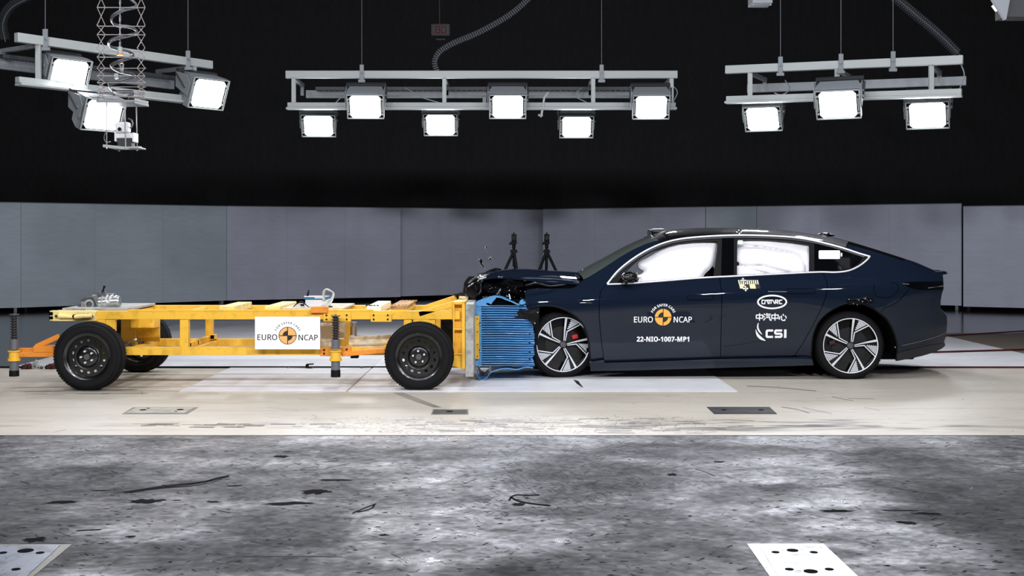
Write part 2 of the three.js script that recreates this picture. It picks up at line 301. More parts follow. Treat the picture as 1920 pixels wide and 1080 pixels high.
// cream strip, uv box 12 m x 4.84 m
const SB = [-6, Z_MID, 12, Z_EDGE - Z_MID];
const stripMap = canvasTexture(2048, 1024, (g, w, h) => {
  noiseFill(g, w, h, (u, v) => {
    const x = SB[0] + u * SB[2], z = SB[1] + v * SB[3];
    const n = fbm(x * 0.8, z * 3, 81, 4), s = fbm(x * 1.5, z * 14, 87, 4), f = fbm(x * 14, z * 40, 91, 3);
    let k = 1 - 0.16 * Math.max(0, n - 0.45) - 0.3 * Math.max(0, s - 0.6) - 0.06 * (f - 0.5);
    const band = 1 - sstep(0.0, 0.9, Math.abs(z - (Z_EDGE - 0.5)) / 0.5);   // the scuffed run beside the edge
    k -= band * 1.5 * Math.max(0, fbm(x * 2.2, z * 9, 95, 4) - 0.46) * (0.4 + 1.6 * sstep(-1, 2.5, x) * (1 - sstep(2.8, 4, x)));
    const rear = Math.exp(-(((z - (CAMZ - 13)) / 0.35) ** 2)); k -= rear * 0.3 * Math.max(0, fbm(x * 1.2, z * 12, 97, 4) - 0.42) * (1 - sstep(-1, 0.5, x));
    return [188 * k, 181 * k * mix(0.985, 1, k), 166 * k * mix(0.96, 1, k)];
  });
  scratches(g, w, h, 700, 177, '70,60,50', '255,255,255', 20);
  const old = seed; seed = 5;
  const P = (px, py) => { const [x, z] = floorAt(px, py); return [(x - SB[0]) / SB[2] * w, (z - SB[1]) / SB[3] * h]; };
  for (let i = 0; i < 650; i++) { const x = rr(560, 1340), y = rr(782, 812), a = P(x, y), b = P(x + rr(-14, 14), y + rr(-5, 5)); g.strokeStyle = `rgba(62,50,42,${rr(0.2, 0.65)})`; g.lineWidth = rr(0.4, 1.1); pen(g, 3.4, [a, [(a[0] + b[0]) / 2 + rr(-5, 5), (a[1] + b[1]) / 2 + rr(-12, 12)], b]); }
  const streak = (pts, wd, al) => { g.strokeStyle = `rgba(44,37,32,${Math.min(0.95, al * 1.25)})`; g.lineWidth = wd * 0.9; pen(g, 3.4, pts.map((p) => P(...p))); };
  for (let i = 0; i < 5; i++) streak([[738 + i * 4, 736], [770 + i * 5, 750], [815 + i * 3, 764]], 1.5, 0.45);
  for (let i = 0; i < 30; i++) { const x = rr(230, 640), y = rr(794, 801); streak([[x, y], [x + rr(10, 50), y + rr(-1, 1)]], rr(1, 6), rr(0.3, 0.8)); }
  for (let i = 0; i < 14; i++) { const x = rr(980, 1300), y = rr(792, 806); streak([[x, y], [x + rr(20, 60), y + rr(-1, 1)]], rr(1, 4), rr(0.2, 0.5)); }
  streak([[1400, 724], [1440, 725], [1485, 729], [1530, 733]], 5, 0.35); streak([[1560, 744], [1600, 752]], 4, 0.4); streak([[1465, 763], [1500, 768], [1517, 775]], 4, 0.5); streak([[1590, 747], [1640, 748]], 3, 0.3); streak([[1505, 764], [1560, 776]], 3, 0.4); streak([[1620, 764], [1650, 770]], 3, 0.35);
  for (let i = 0; i < 10; i++) streak([[rr(60, 250), rr(725, 738)], [rr(120, 420), rr(730, 742)]], rr(1, 2), 0.25);
  for (let i = 0; i < 12; i++) { const x = rr(240, 700), y = rr(708, 716); streak([[x, y], [x + rr(40, 120), y + rr(-2, 2)]], rr(2, 7), 0.2); }
  for (let i = 0; i < 26; i++) { const x = rr(20, 260), y = rr(725, 740); streak([[x, y], [x + rr(20, 90), y + rr(-1, 1)]], rr(1, 6), rr(0.08, 0.25)); }
  for (let i = 0; i < 60; i++) { const x = rr(740, 1400), y = rr(784, 812); streak([[x, y], [x + rr(10, 70), y + rr(-1.5, 1.5)]], rr(1, 6), rr(0.1, 0.4)); }
  seed = old;
});
const stripFloor = std(0xffffff, 0.42, 0, { map: stripMap });
floorPiece('floor', -15, 15, Z_MID, Z_EDGE - 0.006, stripFloor, 0, 0.2, SB);
floorPiece('trim_1', -15, 15, Z_EDGE - 0.004, Z_EDGE + 0.028, M.blackMatte, -0.002, 0.19);
// dark gap under both slabs and the polished dark floor behind
const backFloor = std(0xffffff, 0.16, 0, { map: noiseTexture(256, 256, (u, v) => { const k = 44 + 16 * fbm(u * 8, v * 30, 101); return [k, k, k * 1.1]; }) });
floorPiece('floor', -15, 15, -22.5, Z_MID - 0.004, backFloor, 0, 0.2, [0, 0, 4, 4]);
floorPiece('floor', -15, 15, -22.5, 17.5, M.blackMatte, -0.2, 0.1);
const whitePaint = std(0xffffff, 0.4, 0, { map: noiseTexture(512, 256, (u, v) => { const k = 216 - 26 * Math.max(0, fbm(u * 6, v * 26, 107) - 0.45) - 16 * fbm(u * 40, v * 60, 109, 3); return [k, k, k * 1.005]; }) });
const whitePad = std(0xffffff, 0.4, 0, { map: noiseTexture(512, 256, (u, v) => { const k = 226 - 30 * Math.max(0, fbm(u * 8, v * 22, 117) - 0.5) - 14 * fbm(u * 40, v * 60, 119, 3); return [k, k, k]; }) });
const brownFloor = std(0x6b6055, 0.6);
floorPiece('floor', -5.8, 6.62, CAMZ - 18.6, Z_MID - 0.05, whitePaint, 0.006, 0.005, [-6, -8, 6, 5]);
floorPiece('floor', -5.8, 4.2, CAMZ - 22, CAMZ - 18.6, whitePaint, 0.006, 0.005, [-6, -8, 6, 5]);
floorPiece('floor', 6.62, 15, CAMZ - 19.2, CAMZ - 15.6, brownFloor, 0.005, 0.004);
floorPiece('floor', -3.25, -1.62, CAMZ - 17, CAMZ - 11.94, whitePaint, 0.008, 0.007, [-6, -8, 6, 5]);
floorPiece('floor', -1.6, 2.2, CAMZ - 17, CAMZ - 11.94, whitePad, 0.008, 0.007, [-6, -8, 6, 5]);

// ---------- partition panels behind ----------
const partMat = std(0xffffff, 0.75, 0, { map: noiseTexture(256, 256, (u, v) => { const k = 1 + 0.06 * (fbm(u * 5, v * 40, 131) - 0.5) + 0.05 * (fbm(u * 3, v * 3, 133) - 0.5); return [196 * k, 199 * k, 214 * k]; }) });
const partMat2 = std(0xffffff, 0.75, 0, { map: noiseTexture(256, 256, (u, v) => { const k = 1 + 0.06 * (fbm(u * 5, v * 40, 231) - 0.5) + 0.05 * (fbm(u * 3, v * 3, 233) - 0.5); return [190 * k, 202 * k, 210 * k]; }) });
function partition(px0, d0, px1, d1, top, mat, label, foot) {
  const a = W(px0, 0, d0), b = W(px1, 0, d1), L = Math.hypot(b[0] - a[0], b[2] - a[2]);
  const t = thing('partition_panel', label, 'partition', [(a[0] + b[0]) / 2, 0, (a[2] + b[2]) / 2], undefined, true);
  t.rotation.y = -Math.atan2(b[2] - a[2], b[0] - a[0]);
  const y0 = 0.1;
  const n = Math.max(1, Math.round(L / 1.6)), w = L / n;
  for (let i = 0; i < n; i++) obj('board', box(-L / 2 + i * w + 0.0012, -L / 2 + (i + 1) * w - 0.0012, y0, top, -0.05, 0, 0.0012), mat, t);
  obj('frame', [box(-L / 2, L / 2, y0 + 0.02, top - 0.02, -0.07, -0.006, 0), box(-L / 2, L / 2, top - 0.012, top + 0.006, -0.06, 0.006, 0.002)], M.rigGrey, t);
  obj('base', box(-L / 2 + 0.04, L / 2 - 0.04, 0.02, y0 + 0.02, -0.3, -0.12, 0), M.blackMatte, t);
  for (const s of [-1, 1]) obj('foot', [box(s * (L / 2 - 0.1) - 0.03, s * (L / 2 - 0.1) + 0.03, 0, y0 + 0.01, -0.13, -0.01, 0.004)], s === foot ? M.rigGrey : M.black, t);
}
partition(-260, 23.4, 39, 24.5, 2.21, partMat2, 'grey-green partition panel cut off by the left edge behind the spring strut', 1);
partition(39.4, 24.52, 424.8, 27.3, 2.21, partMat2, 'wide grey partition panel behind the rear end of the yellow trolley', 1);
partition(425.2, 27.3, 751, 28.9, 2.21, partMat, 'grey partition panel behind the white sign on the trolley', 0);
partition(749, 29.2, 1020, 31.2, 2.22, partMat, 'grey partition panel behind the flying fragments and the left tripod', 0);
partition(1018, 30.2, 1322.4, 28.0, 2.21, partMat, 'grey partition panel behind the car windscreen and right tripod', 0);
partition(1323.4, 28.0, 1418.5, 27.5, 2.21, partMat2, 'narrow grey partition panel seen above the middle of the car roof', 0);
partition(1419, 27.5, 1803, 25.2, 2.21, partMat, 'wide grey partition panel behind the sloping rear of the car', 1);
partition(1806, 24.9, 2200, 23.2, 2.145, partMat, 'lower grey partition panel cut off by the right edge', 0);

// ---------- light rigs ----------
function rigFrame(name, label, L, R, opts) {   // L, R: [x, y of top beam, z] of the ends
  const t = thing(name, label, 'light rig', [(L[0] + R[0]) / 2, (L[1] + R[1]) / 2, (L[2] + R[2]) / 2], undefined, false);
  const dir = V(R).sub(V(L)).setY(0).normalize(), nrm = new THREE.Vector3(-dir.z, 0, dir.x).multiplyScalar(1);   // nrm points to the front
  const at = (k, dy, dn) => { const p = V(L).lerp(V(R), k); return [p.x + nrm.x * dn, p.y + dy, p.z + nrm.z * dn]; };
  const H = opts.h;   // height between the two beams
  obj('beam', bar(at(0, 0, 0), at(1, 0, 0), 0.11, 0.08, 0.006), M.rigWhite, t);
  obj('beam', [bar(at(0.005, -H, 0), at(0.995, -H, 0), 0.07, 0.09, 0.006), bar(at(0.003, -H - 0.055, 0.03), at(0.997, -H - 0.055, 0.03), 0.03, 0.14, 0.004)], M.rigWhite, t);
  obj('beam', bar(at(0.03, -H * 0.45, -0.75), at(0.985, -H * 0.45, -0.75), 0.12, 0.07, 0.006), M.rigGrey, t);
  for (const k of opts.posts) obj('post', bar(at(k, -0.05, 0), at(k, -H + 0.03, 0), 0.06, 0.05, 0.004), M.rigWhite, t);
  for (const k of opts.posts) obj('crosspiece', [bar(at(k, -0.06, 0), at(k, -0.06, -0.78), 0.05, 0.06, 0.004), bar(at(k, -0.06, -0.74), at(k, -H * 0.5, -0.74), 0.05, 0.05, 0.004)], M.rigGrey, t);
  for (const k of opts.hang) {
    obj('hanger', [bar(at(k, -0.08, 0.05), at(k, 0.14, 0.05), 0.06, 0.02), bar(at(k, -0.12, 0.06), at(k, -0.08, 0.06), 0.1, 0.03), cyl(at(k, 0.02, 0.05), at(k, 0.02, 0.08), 0.015)], M.rigGrey, t);
    obj('wire', cyl(at(k, 0.12, 0.05), [at(k, 0, 0.05)[0], 8.9, at(k, 0, 0.05)[2]], 0.006, 0.006, 6), M.darkSteel, t);
  }
  if (opts.duct) obj('cable_tray', [bar(at(0.06, -H * 0.3, -0.6), at(0.95, -H * 0.3, -0.6), 0.05, 0.1), ...Array.from({ length: 60 }, (_, i) => bar(at(0.08 + i * 0.0145, -H * 0.3 - 0.035, -0.55), at(0.083 + i * 0.0145, -H * 0.3 - 0.035, -0.55), 0.02, 0.02, 0))], M.rigDark, t);
  return { t, at, nrm, ends: [V(at(0, -H, 0)), V(at(1, -H, 0))] };
}
function lampArm(r, lamp) {   // the arm that holds a lamp on its rig
  lamp.updateMatrixWorld(true);
  const a = lamp.localToWorld(new THREE.Vector3(0, 0.165, -0.335)), b0 = r.ends[0], b1 = r.ends[1], ab = b1.clone().sub(b0), k = clamp(a.clone().sub(b0).dot(ab) / ab.lengthSq(), 0.01, 0.99), b = b0.clone().addScaledVector(ab, k);
  obj('lamp_arm', bar(a.toArray(), b.toArray(), 0.04, 0.03, 0.003), M.rigDark, r.t);
}
// middle rig
{
  const r = rigFrame('light_rig', 'long straight light rig hanging in the middle with six lamps', W(536, 140, 18), W(1270, 140, 18), { h: 57 * 18 / F, posts: [0.02, 0.405, 0.785, 0.985], hang: [0.195, 0.806], duct: true });
  each('cable', [tube([r.at(0.11, -0.5, -0.1), r.at(0.14, -0.3, -0.2), r.at(0.19, -0.2, -0.3)], 0.008), tube([r.at(0.3, -0.15, -0.3), r.at(0.34, -0.3, -0.2), r.at(0.39, -0.4, -0.1)], 0.008), tube([r.at(0.76, -0.15, -0.3), r.at(0.74, -0.28, -0.2), r.at(0.77, -0.4, -0.1)], 0.008), tube([r.at(0.98, -0.1, -0.1), r.at(1.0, -0.25, 0), r.at(0.99, -0.4, 0)], 0.008)], M.rigGrey, r.t);
  obj('hook', [bar(r.at(0.66, -0.34, 0.06), r.at(0.652, -0.62, 0.06), 0.03, 0.02), bar(r.at(0.66, -0.34, 0.06), r.at(0.67, -0.26, 0), 0.03, 0.02), bar(r.at(0.652, -0.62, 0.06), r.at(0.645, -0.6, 0.1), 0.03, 0.02)], M.rigWhite, r.t);
  obj('lug', [box(...[W(905, 0, 18.4)[0], W(912, 0, 18.4)[0]], 3.5, 3.62, -6.4, -6.36), box(...[W(915, 0, 18.4)[0], W(922, 0, 18.4)[0]], 3.5, 3.62, -6.4, -6.36)], M.rigGrey, r.t);
  for (const [px, py, d, yaw, w] of [[685, 200, 17.5, 3, 'upper left'], [952, 200, 17.5, 0, 'upper middle'], [1221, 201, 17.5, -3, 'upper right'], [597, 236, 18.9, 4, 'lower left'], [826, 234, 18.9, 0, 'lower middle'], [1081, 238, 18.9, -1, 'lower right']])
    lampArm(r, floodLamp(W(px, py, d), yaw, 36, LAMP_BACK, `lit white flood lamp, ${w} of the six on the long middle rig`, undefined, 0.98));
}
// right rig
{
  const r = rigFrame('light_rig', 'slanting light rig hanging above the car with three lamps', W(1361, 131, 16.9), W(1806, 112, 15.5), { h: 57 * 16.2 / F, posts: [0.11, 0.49, 0.875], hang: [0.25, 0.51, 0.725] });
  each('cable', [tube([r.at(0.25, -0.15, -0.2), r.at(0.27, -0.27, -0.2), r.at(0.24, -0.36, -0.1), r.at(0.21, -0.33, -0.1)], 0.008), tube([r.at(0.99, -0.04, 0), r.at(1.005, -0.2, 0.02), r.at(0.985, -0.38, 0)], 0.008)], M.rigGrey, r.t);
  for (const [px, py, d, w, s] of [[1430, 223, 16.9, 'left', 0.96], [1571, 196, 15.7, 'middle', 1.04], [1739, 216, 16.2, 'right', 1.02]])
    lampArm(r, floodLamp(W(px, py, d), -22, 34, LAMP_BACK, `lit white flood lamp, ${w} of the three on the slanting rig above the car`, undefined, s));
}
// left rig
{
  const r = rigFrame('light_rig', 'angled light rig at the upper left behind the scissor hoist', W(30, 70, 14.4), W(396, 122, 16.8), { h: 76 * 15 / F, posts: [0.1, 0.9], hang: [0.12, 0.85], duct: true });
  for (const [px, py, d, w, s] of [[130, 140, 14.9, 'upper left', 1.0], [194, 216, 14.6, 'lowest', 1.0], [391, 176, 16.4, 'right-hand', 1.06]])
    lampArm(r, floodLamp(W(px, py, d), 50, 22, LAMP_BACK, `lit white flood lamp turned sideways, ${w} of the three on the angled left rig`, undefined, s));
}
// rigs over the camera, out of the picture but for a corner; they light the near side of the crash
{
  const rows = [[-5.6, 5.6, 4.5, 7.0, 6, 'front'], [-5.6, 5.6, 7.0, -0.4, 5, 'high']];
  rows.forEach(([x0, x1, y, z, n, w], k) => {
    const r = rigFrame('light_rig', ['front overhead light rig above the camera side of the hall', 'high overhead light rig straight above the trolley and car'][k], [x0 - 0.4, y + 0.62, z], [x1 + 0.4, y + 0.62, z], { h: 0.4, posts: [0.02, 0.35, 0.65, 0.98], hang: [0.2, 0.8] });
    for (let i = 0; i < n; i++) { const l = floodLamp([mix(x0, x1, i / (n - 1)), y, z - (k ? 0 : 0.1)], 180, k ? 84 : 21, k ? LAMP_TOP : LAMP_FRONT, `lit flood lamp outside the picture, ${['first', 'second', 'third', 'fourth', 'fifth', 'sixth'][i]} from the left on the ${w} overhead rig`); lampArm(r, l); }
  });
}
lightLamps();
// ---------- impact trolley ----------
const trolley = thing('impact_trolley', 'yellow steel crash trolley on four black wheels with a white sign', 'trolley', [-2.55, 0, -0.92]);
const DN = 12.3, DF = 13.3;    // distances of the near and far side frames
// near-side rails
obj('top_rail', [bxp(176, 862, 583, 599, DN, DN + 0.1), bxp(240, 700, 580.5, 584, DN - 0.005, DN + 0.06, 0.001)], M.yellow, trolley);
obj('bottom_rail', bxp(214, 735, 651, 666, DN, DN + 0.09), M.yellow, trolley);
{ const a = W(100, 0, DN)[0], b = W(868, 0, DN)[0], y = W(0, 583, DN)[1], z = CAMZ - DF; obj('top_rail', box(a, b, y - 0.08, y, z - 0.09, z), M.yellow, trolley); }
{ const a = W(214, 0, DN)[0], b = W(735, 0, DN)[0], y = W(0, 651, DN)[1], z = CAMZ - DF; obj('bottom_rail', box(a, b, y - 0.08, y, z - 0.09, z), M.yellow, trolley); }
for (const [a, b] of [[198, 214.5], [337, 353], [480, 494], [757, 772], [804, 816]]) obj('post', bxp(a, b, 598, 653, DN + 0.012, DN + 0.085), M.yellow, trolley);
for (const [a, b] of [[258, 272], [385, 398], [645, 656], [775, 786], [817, 826]]) obj('post', bxp(a, b, 592, 640, DF + 0.012, DF + 0.085), M.yellow, trolley);
// rear end piece with two square tube ends
obj('end_bracket', [bxp(99, 178, 583, 602, DN - 0.05, DN + 0.12), bxp(92, 100, 583, 601, DN - 0.05, DN - 0.04, 0), bxp(92, 100, 583, 585, DN - 0.04, DN + 0.06, 0), bxp(92, 100, 591.5, 593, DN - 0.04, DN + 0.06, 0), bxp(92, 100, 599, 601, DN - 0.04, DN + 0.06, 0), bxp(92, 93.4, 583, 601, DN - 0.05, DN + 0.06, 0)], M.paleYellow, trolley);
obj('tube_end', [bxp(93.4, 99, 585, 591.5, DN - 0.052, DN - 0.045, 0), bxp(93.4, 99, 593, 599, DN - 0.052, DN - 0.045, 0)], M.blackMatte, trolley);
obj('tow_pin', [cyl(W(111, 592, DN - 0.07), W(140, 595, DN - 0.07), 0.028, 0.012), cyl(W(140, 594, DN - 0.1), W(172, 592, DN - 0.1), 0.02)], M.paleYellow, trolley);
for (const [x, y, r] of [[105, 592.5, 0.012], [140, 593.5, 0.024], [155, 594, 0.02], [165, 592, 0.022], [172.5, 593, 0.012]]) obj('bolt', cyl(W(x, y, DN - 0.045), W(x, y, DN - 0.09), r, r, 12), M.black, trolley);
// cross members and the floor of the frame
for (const [x, y] of [[220, 586], [330, 586], [480, 586], [620, 586], [720, 586]]) { const X = W(x, 0, DN)[0], Y = W(0, y, DN)[1]; obj('cross_member', box(X, X + 0.07, Y - 0.07, Y, CAMZ - DF, CAMZ - DN - 0.1), M.yellow, trolley); }
for (const x of [232, 352, 640, 712]) { const X = W(x, 0, DN)[0], Y = W(0, 653, DN)[1]; obj('cross_member', box(X, X + 0.06, Y - 0.07, Y - 0.005, CAMZ - DF, CAMZ - DN - 0.09), M.yellow, trolley); }
obj('side_plate', [box(W(216, 0, DN)[0], W(262, 0, DN)[0], 0.4, 0.68, -1.02, -1.0), box(W(216, 0, DN)[0], W(262, 0, DN)[0], 0.56, 0.66, -1.0, -0.8)], M.yellow, trolley);
for (const [x, y, d] of [[355, 647, 12.5], [369.5, 641.5, 12.75], [398, 632, 13.2]]) {
  const p = W(x, y, d), h = 0.026;
  obj('square_tube', box(p[0] - h, p[0] + h, p[1] - h, p[1] + h, Math.max(p[2] - 0.55, CAMZ - DF), p[2], 0.004), M.yellow, trolley);
  obj('tube_end', box(p[0] - h * 0.76, p[0] + h * 0.76, p[1] - h * 0.76, p[1] + h * 0.76, p[2] - 0.002, p[2] + 0.002, 0), M.blackMatte, trolley);
}
obj('tie_bar', [bar(W(238, 643, 12.9), W(262, 634, 13.1), 0.025, 0.025), bar(W(262, 634, 12.95), W(262, 648, 12.95), 0.02, 0.02)], M.steel, trolley);
// ballast blocks and plates lying across the frame; [columns at the near end, top row, bottom row]
const block = (name, a, b, y0, y1, mat, d0 = DN + 0.02, d1 = DF + 0.05) => obj(name, bxp(a, b, y0, y1, d0, d1, 0.006), mat, trolley);
const blocks = [block('ballast_block', 411, 439, 574, 586, M.paleYellow, 12.45, 13.3), block('ballast_block', 496, 525, 574, 586, M.paleYellow, 12.35, 13.3), block('ballast_block', 687, 714, 574, 588, M.cream), block('ballast_block', 732, 764, 580, 588, M.yellow), block('ballast_block', 732, 764, 573, 580, M.brownPlate)];
[[688, 693, 697, 702, 708], [735, 741, 748, 755, 761]].forEach((xs, k) => obj('bolt_row', xs.map((x) => { const p = W(x, k ? 573 : 574, DN + 0.06); return cyl([p[0], p[1] - 0.01, p[2]], [p[0], p[1] + 0.012, p[2]], 0.012, 0.01, 8); }), k ? M.brownPlate : M.black, trolley));
obj('bolt_row', [738, 745, 752, 758, 764].map((x) => { const p = W(x, 573, DN + 0.06); return cyl([p[0] + 0.02, p[1], -1.2], [p[0] + 0.02, p[1] + 0.014, -1.2], 0.014, 0.012, 8); }), M.brownPlate, trolley);
{ const y = W(0, 583, DN)[1]; obj('deck_plate', box(W(112, 0, DN)[0], W(236, 0, DN)[0], y, y + 0.025, -1.32, -0.36), M.greyPlate, trolley); obj('deck_board', box(W(524, 0, DN)[0], W(640, 0, DN)[0], y, y + 0.022, -1.34, -0.45), M.board, trolley); }
obj('orange_bracket', bxp(582.5, 613.5, 575, 587, DN - 0.04, DN + 0.06), M.orange, trolley);
// bolted joint plates on the near rail
for (const [a, b, y0, y1, hs] of [[606, 658, 587, 603, [[612, 591], [612, 599], [650, 591], [650, 599]]], [695, 734, 588, 603.5, [[700.5, 591], [700.5, 599], [727, 591], [727, 599]]]]) {
  const p = obj('joint_plate', bxp(a, b, y0, y1, DN - 0.018, DN), M.yellow, trolley);
  for (const [x, y] of hs) obj('bolt', cyl(W(x, y, DN - 0.015), W(x, y, DN - 0.028), 0.01, 0.009, 10), M.black, p);
}
for (const [a, b, hs] of [[600, 620, [[607.5, 656], [607.5, 663]]], [640, 658, [[650, 655]]]]) {
  const p = obj('joint_plate', bxp(a, b, 651, 668, DN - 0.018, DN), M.orange, trolley);
  for (const [x, y] of hs) obj('bolt', cyl(W(x, y, DN - 0.015), W(x, y, DN - 0.028), 0.011, 0.009, 10), M.black, p);
}
// front: barrier carrier
const carrier = [];
obj('carrier_column', [bxp(849.5, 872, 566, 571, DN - 0.03, DN + 0.3, 0.003), bxp(866, 872, 566, 692, DN - 0.03, DN + 0.06, 0.003), bxp(849.5, 870, 569, 690, DN + 0.05, DN + 0.065, 0), bxp(849.5, 871, 615.5, 618.5, DN - 0.02, DN + 0.07, 0), bxp(849.5, 871, 662, 665, DN - 0.02, DN + 0.07, 0), bxp(849.5, 852, 569, 668, DN - 0.025, DN + 0.06, 0)], M.yellow, trolley);
{ const P = (x, y) => { const p = W(x, y, DN + 0.03); return [p[0], p[1]]; }, z = CAMZ - DN - 0.06;
  obj('gusset', slab([P(849, 664), P(871, 664), P(872, 693), P(849, 685)], 0.06).translate(0, 0, z), M.yellow, trolley);
  obj('brace', [bar(W(786, 589, DN + 0.03), W(852, 568.5, DN + 0.03), 0.05, 0.06), bar(W(842, 587, DN + 0.03), W(846, 578, DN + 0.03), 0.03, 0.05)], M.yellow, trolley);
  obj('brace', bar(W(797, 577, DF + 0.05), W(856, 557.5, DF + 0.05), 0.055, 0.06), M.yellow, trolley);
  obj('carrier_column', [box(W(849.5, 0, DN)[0], W(872, 0, DN)[0], 0.18, 0.85, -1.72, -1.62), box(W(852, 0, DN)[0], W(872, 0, DN)[0], 0.77, 0.85, -1.62, -0.6), box(W(852, 0, DN)[0], W(872, 0, DN)[0], 0.33, 0.4, -1.62, -0.6)], M.yellow, trolley); }
obj('lid_strip', [bar(W(853, 554, 13.4), W(868, 551, 13.0), 0.03, 0.04), ball(W(858, 553, 13.2), 0.02), ball(W(864, 551, 13.2), 0.022)], M.black, trolley);
obj('mounting_plate', bxp(872.5, 888, 570, 706.5, DN - 0.04, 13.7, 0.004), M.greyPlate, trolley);
// sign
{
  const p = obj('sign_board', bxp(478, 600, 594, 655, 12.2, 12.215, 0.001), M.white, trolley);
  for (const x of [485, 593]) obj('sign_bracket', bxp(x, x + 4, 598, 652, 12.215, DN, 0), M.darkSteel, trolley);
}
// wheels
function steelWheel(px, py, d, side) {
  const s = [(px - CX) * d / F, 0.333, 0];
  const x = s[0], z = CAMZ - d, R = 0.338;
  const put = (g) => { if (side < 0) g.rotateY(Math.PI); return g.translate(x, 0.335, z); };
  const rim = [];
  const shape = new THREE.Shape(); shape.absarc(0, 0, 0.205, 0, Math.PI * 2);
  for (let i = 0; i < 14; i++) { const a = (i + 0.5) / 14 * Math.PI * 2, h = new THREE.Path(); h.absellipse(Math.cos(a) * 0.158, Math.sin(a) * 0.158, 0.0175, 0.0145, 0, Math.PI * 2, true, a + Math.PI / 2); shape.holes.push(h); }
  rim.push(new THREE.ExtrudeGeometry(shape, { depth: 0.008, bevelEnabled: true, bevelSize: 0.002, bevelThickness: 0.003, bevelSegments: 1, curveSegments: 20 }).translate(0, 0, -0.058));
  rim.push(lathe([[0.0, -0.018], [0.05, -0.018], [0.085, -0.02], [0.098, -0.03], [0.106, -0.045], [0.12, -0.05], [0.128, -0.045]]));
  rim.push(lathe([[0.205, -0.058], [0.198, -0.03], [0.206, -0.014], [0.226, -0.012], [0.231, -0.004], [0.236, -0.002], [0.236, -0.012]]));
  rim.push(lathe([[0.2, -0.06], [0.2, -0.17], [0.21, -0.19], [0.236, -0.195]]));
  const wheel = obj('wheel', rim.map(put), M.blackSteel, trolley);
  obj('tyre', put(lathe([[0.232, -0.01], [0.24, 0.0], [0.262, 0.008], [0.29, 0.006], [0.312, -0.006], [0.326, -0.02], [0.334, -0.038], [R, -0.06], [R, -0.14], [0.334, -0.162], [0.326, -0.18], [0.29, -0.206], [0.262, -0.208], [0.24, -0.2], [0.232, -0.19]], 64)), M.rubber, wheel);
  const tr = []; for (let i = 0; i < 72; i++) { const a = i / 72 * Math.PI * 2; for (const [zz, o] of [[-0.05, 0], [-0.1, 0.5], [-0.15, 0]]) { const g = new THREE.BoxGeometry(0.022, 0.006, 0.036).translate(0, R - 0.0012, zz).rotateZ(a + o * Math.PI / 36); tr.push(g); } }
  obj('tread', tr.map(put), M.tread, wheel);
  obj('ring_line', put(lathe([[0.3, 0.0035], [0.304, 0.0015], [0.302, 0.0042]])), M.tread, wheel);
  obj('hub_cap', put(cyl([0, 0, -0.03], [0, 0, 0.004], 0.03, 0.028, 24)), M.darkSteel, wheel);
  for (let i = 0; i < 5; i++) { const a = (i / 5) * Math.PI * 2 + (px < 400 ? 0.35 : 0.1) + Math.PI / 2; obj('wheel_nut', put(cyl([Math.cos(a) * 0.058, Math.sin(a) * 0.058, -0.02], [Math.cos(a) * 0.058, Math.sin(a) * 0.058, 0.008], 0.0115, 0.0095, 6)), M.plasticWhite, wheel); }
  return wheel;
}
steelWheel(162.5, 670, 12.0, 1); steelWheel(785, 671, 12.0, 1);
steelWheel(160 + (960 - 162.5) * (1 - 12 / 13.84) + 2, 644, 13.84, -1); steelWheel(785 + (960 - 785) * (1 - 12 / 13.84), 644, 13.84, -1);
for (const x of [-4.175, -0.916]) obj('axle', cyl([x, 0.335, -0.15], [x, 0.335, -1.7], 0.045), M.darkSteel, trolley);
for (const x of [-4.175, -0.916]) for (const z of [-0.35, -1.345]) obj('axle_mount', box(x - 0.08, x + 0.08, 0.28, 0.7, z - 0.045, z + 0.045), M.yellow, trolley);
// brake struts hanging beside the frame
function strut(px, d, rows, k = 1, withArm) {
  const r = (p) => p * d / F, y = (q) => W(0, q, d)[1], x = W(px, 0, d)[0], z = CAMZ - d - 0.03;
  const c = (q0, q1, r0, r1 = r0) => cyl([x, y(q1), z], [x, y(q0), z], r(r1), r(r0), 28);
  const b = obj('brake_strut', [c(rows[2], rows[3], 8), c(rows[5], rows[6], 8.3)], M.strutSteel, trolley);
  obj('collar', [c(rows[3] + 4, rows[4], 9.5), c(rows[3] + 3, rows[3] + 5, 11.5), c(rows[4] - 1, rows[4] + 4, 11.5)], M.yellow, b);
  obj('rubber_foot', c(rows[6], rows[7], 8.9, 9.1), M.black, b);
  obj('spring_guide', c(rows[1], rows[2] + 1, 4.2), M.spring, b);
  const pts = []; for (let i = 0; i <= 9 * 10; i++) { const a = i / 10 * Math.PI * 2; pts.push([x + Math.cos(a) * r(5.8), mix(y(rows[1]), y(rows[2]), i / 90), z + Math.sin(a) * r(5.8)]); }
  obj('coil_spring', tube(pts, r(1.3), 1, 6), M.spring, b);
  obj('top_flange', [c(rows[0], rows[0] + 2, 8.8), c(rows[0] - 1.5, rows[0], 2)], M.darkSteel, b);
}
strut(628.5, 12.14, [591.5, 593, 637, 655, 673, 678, 694, 707.5]);
strut(24.3, 12.2, [589, 591, 636, 655, 673, 677, 695, 706]);
obj('strut_arm', [bxp(35, 100, 661, 669.5, 12.22, 12.3), bxp(34, 72, 653, 660, 12.3, 12.36), bxp(62, 100, 649, 660.5, 12.24, 12.4), bar(W(68, 650, 12.3), W(112, 630, 12.3), 0.05, 0.03)], M.orange, trolley);
obj('strut_arm', [bar(W(642, 664, 12.24), W(722, 657, 12.24), 0.045, 0.05), bar(W(690, 657, 12.26), W(722, 655, 12.26), 0.03, 0.04)], M.orange, trolley);
obj('pipe', cyl(W(655, 640, 12.8), W(738, 636, 12.8), 0.05), M.cream, trolley);
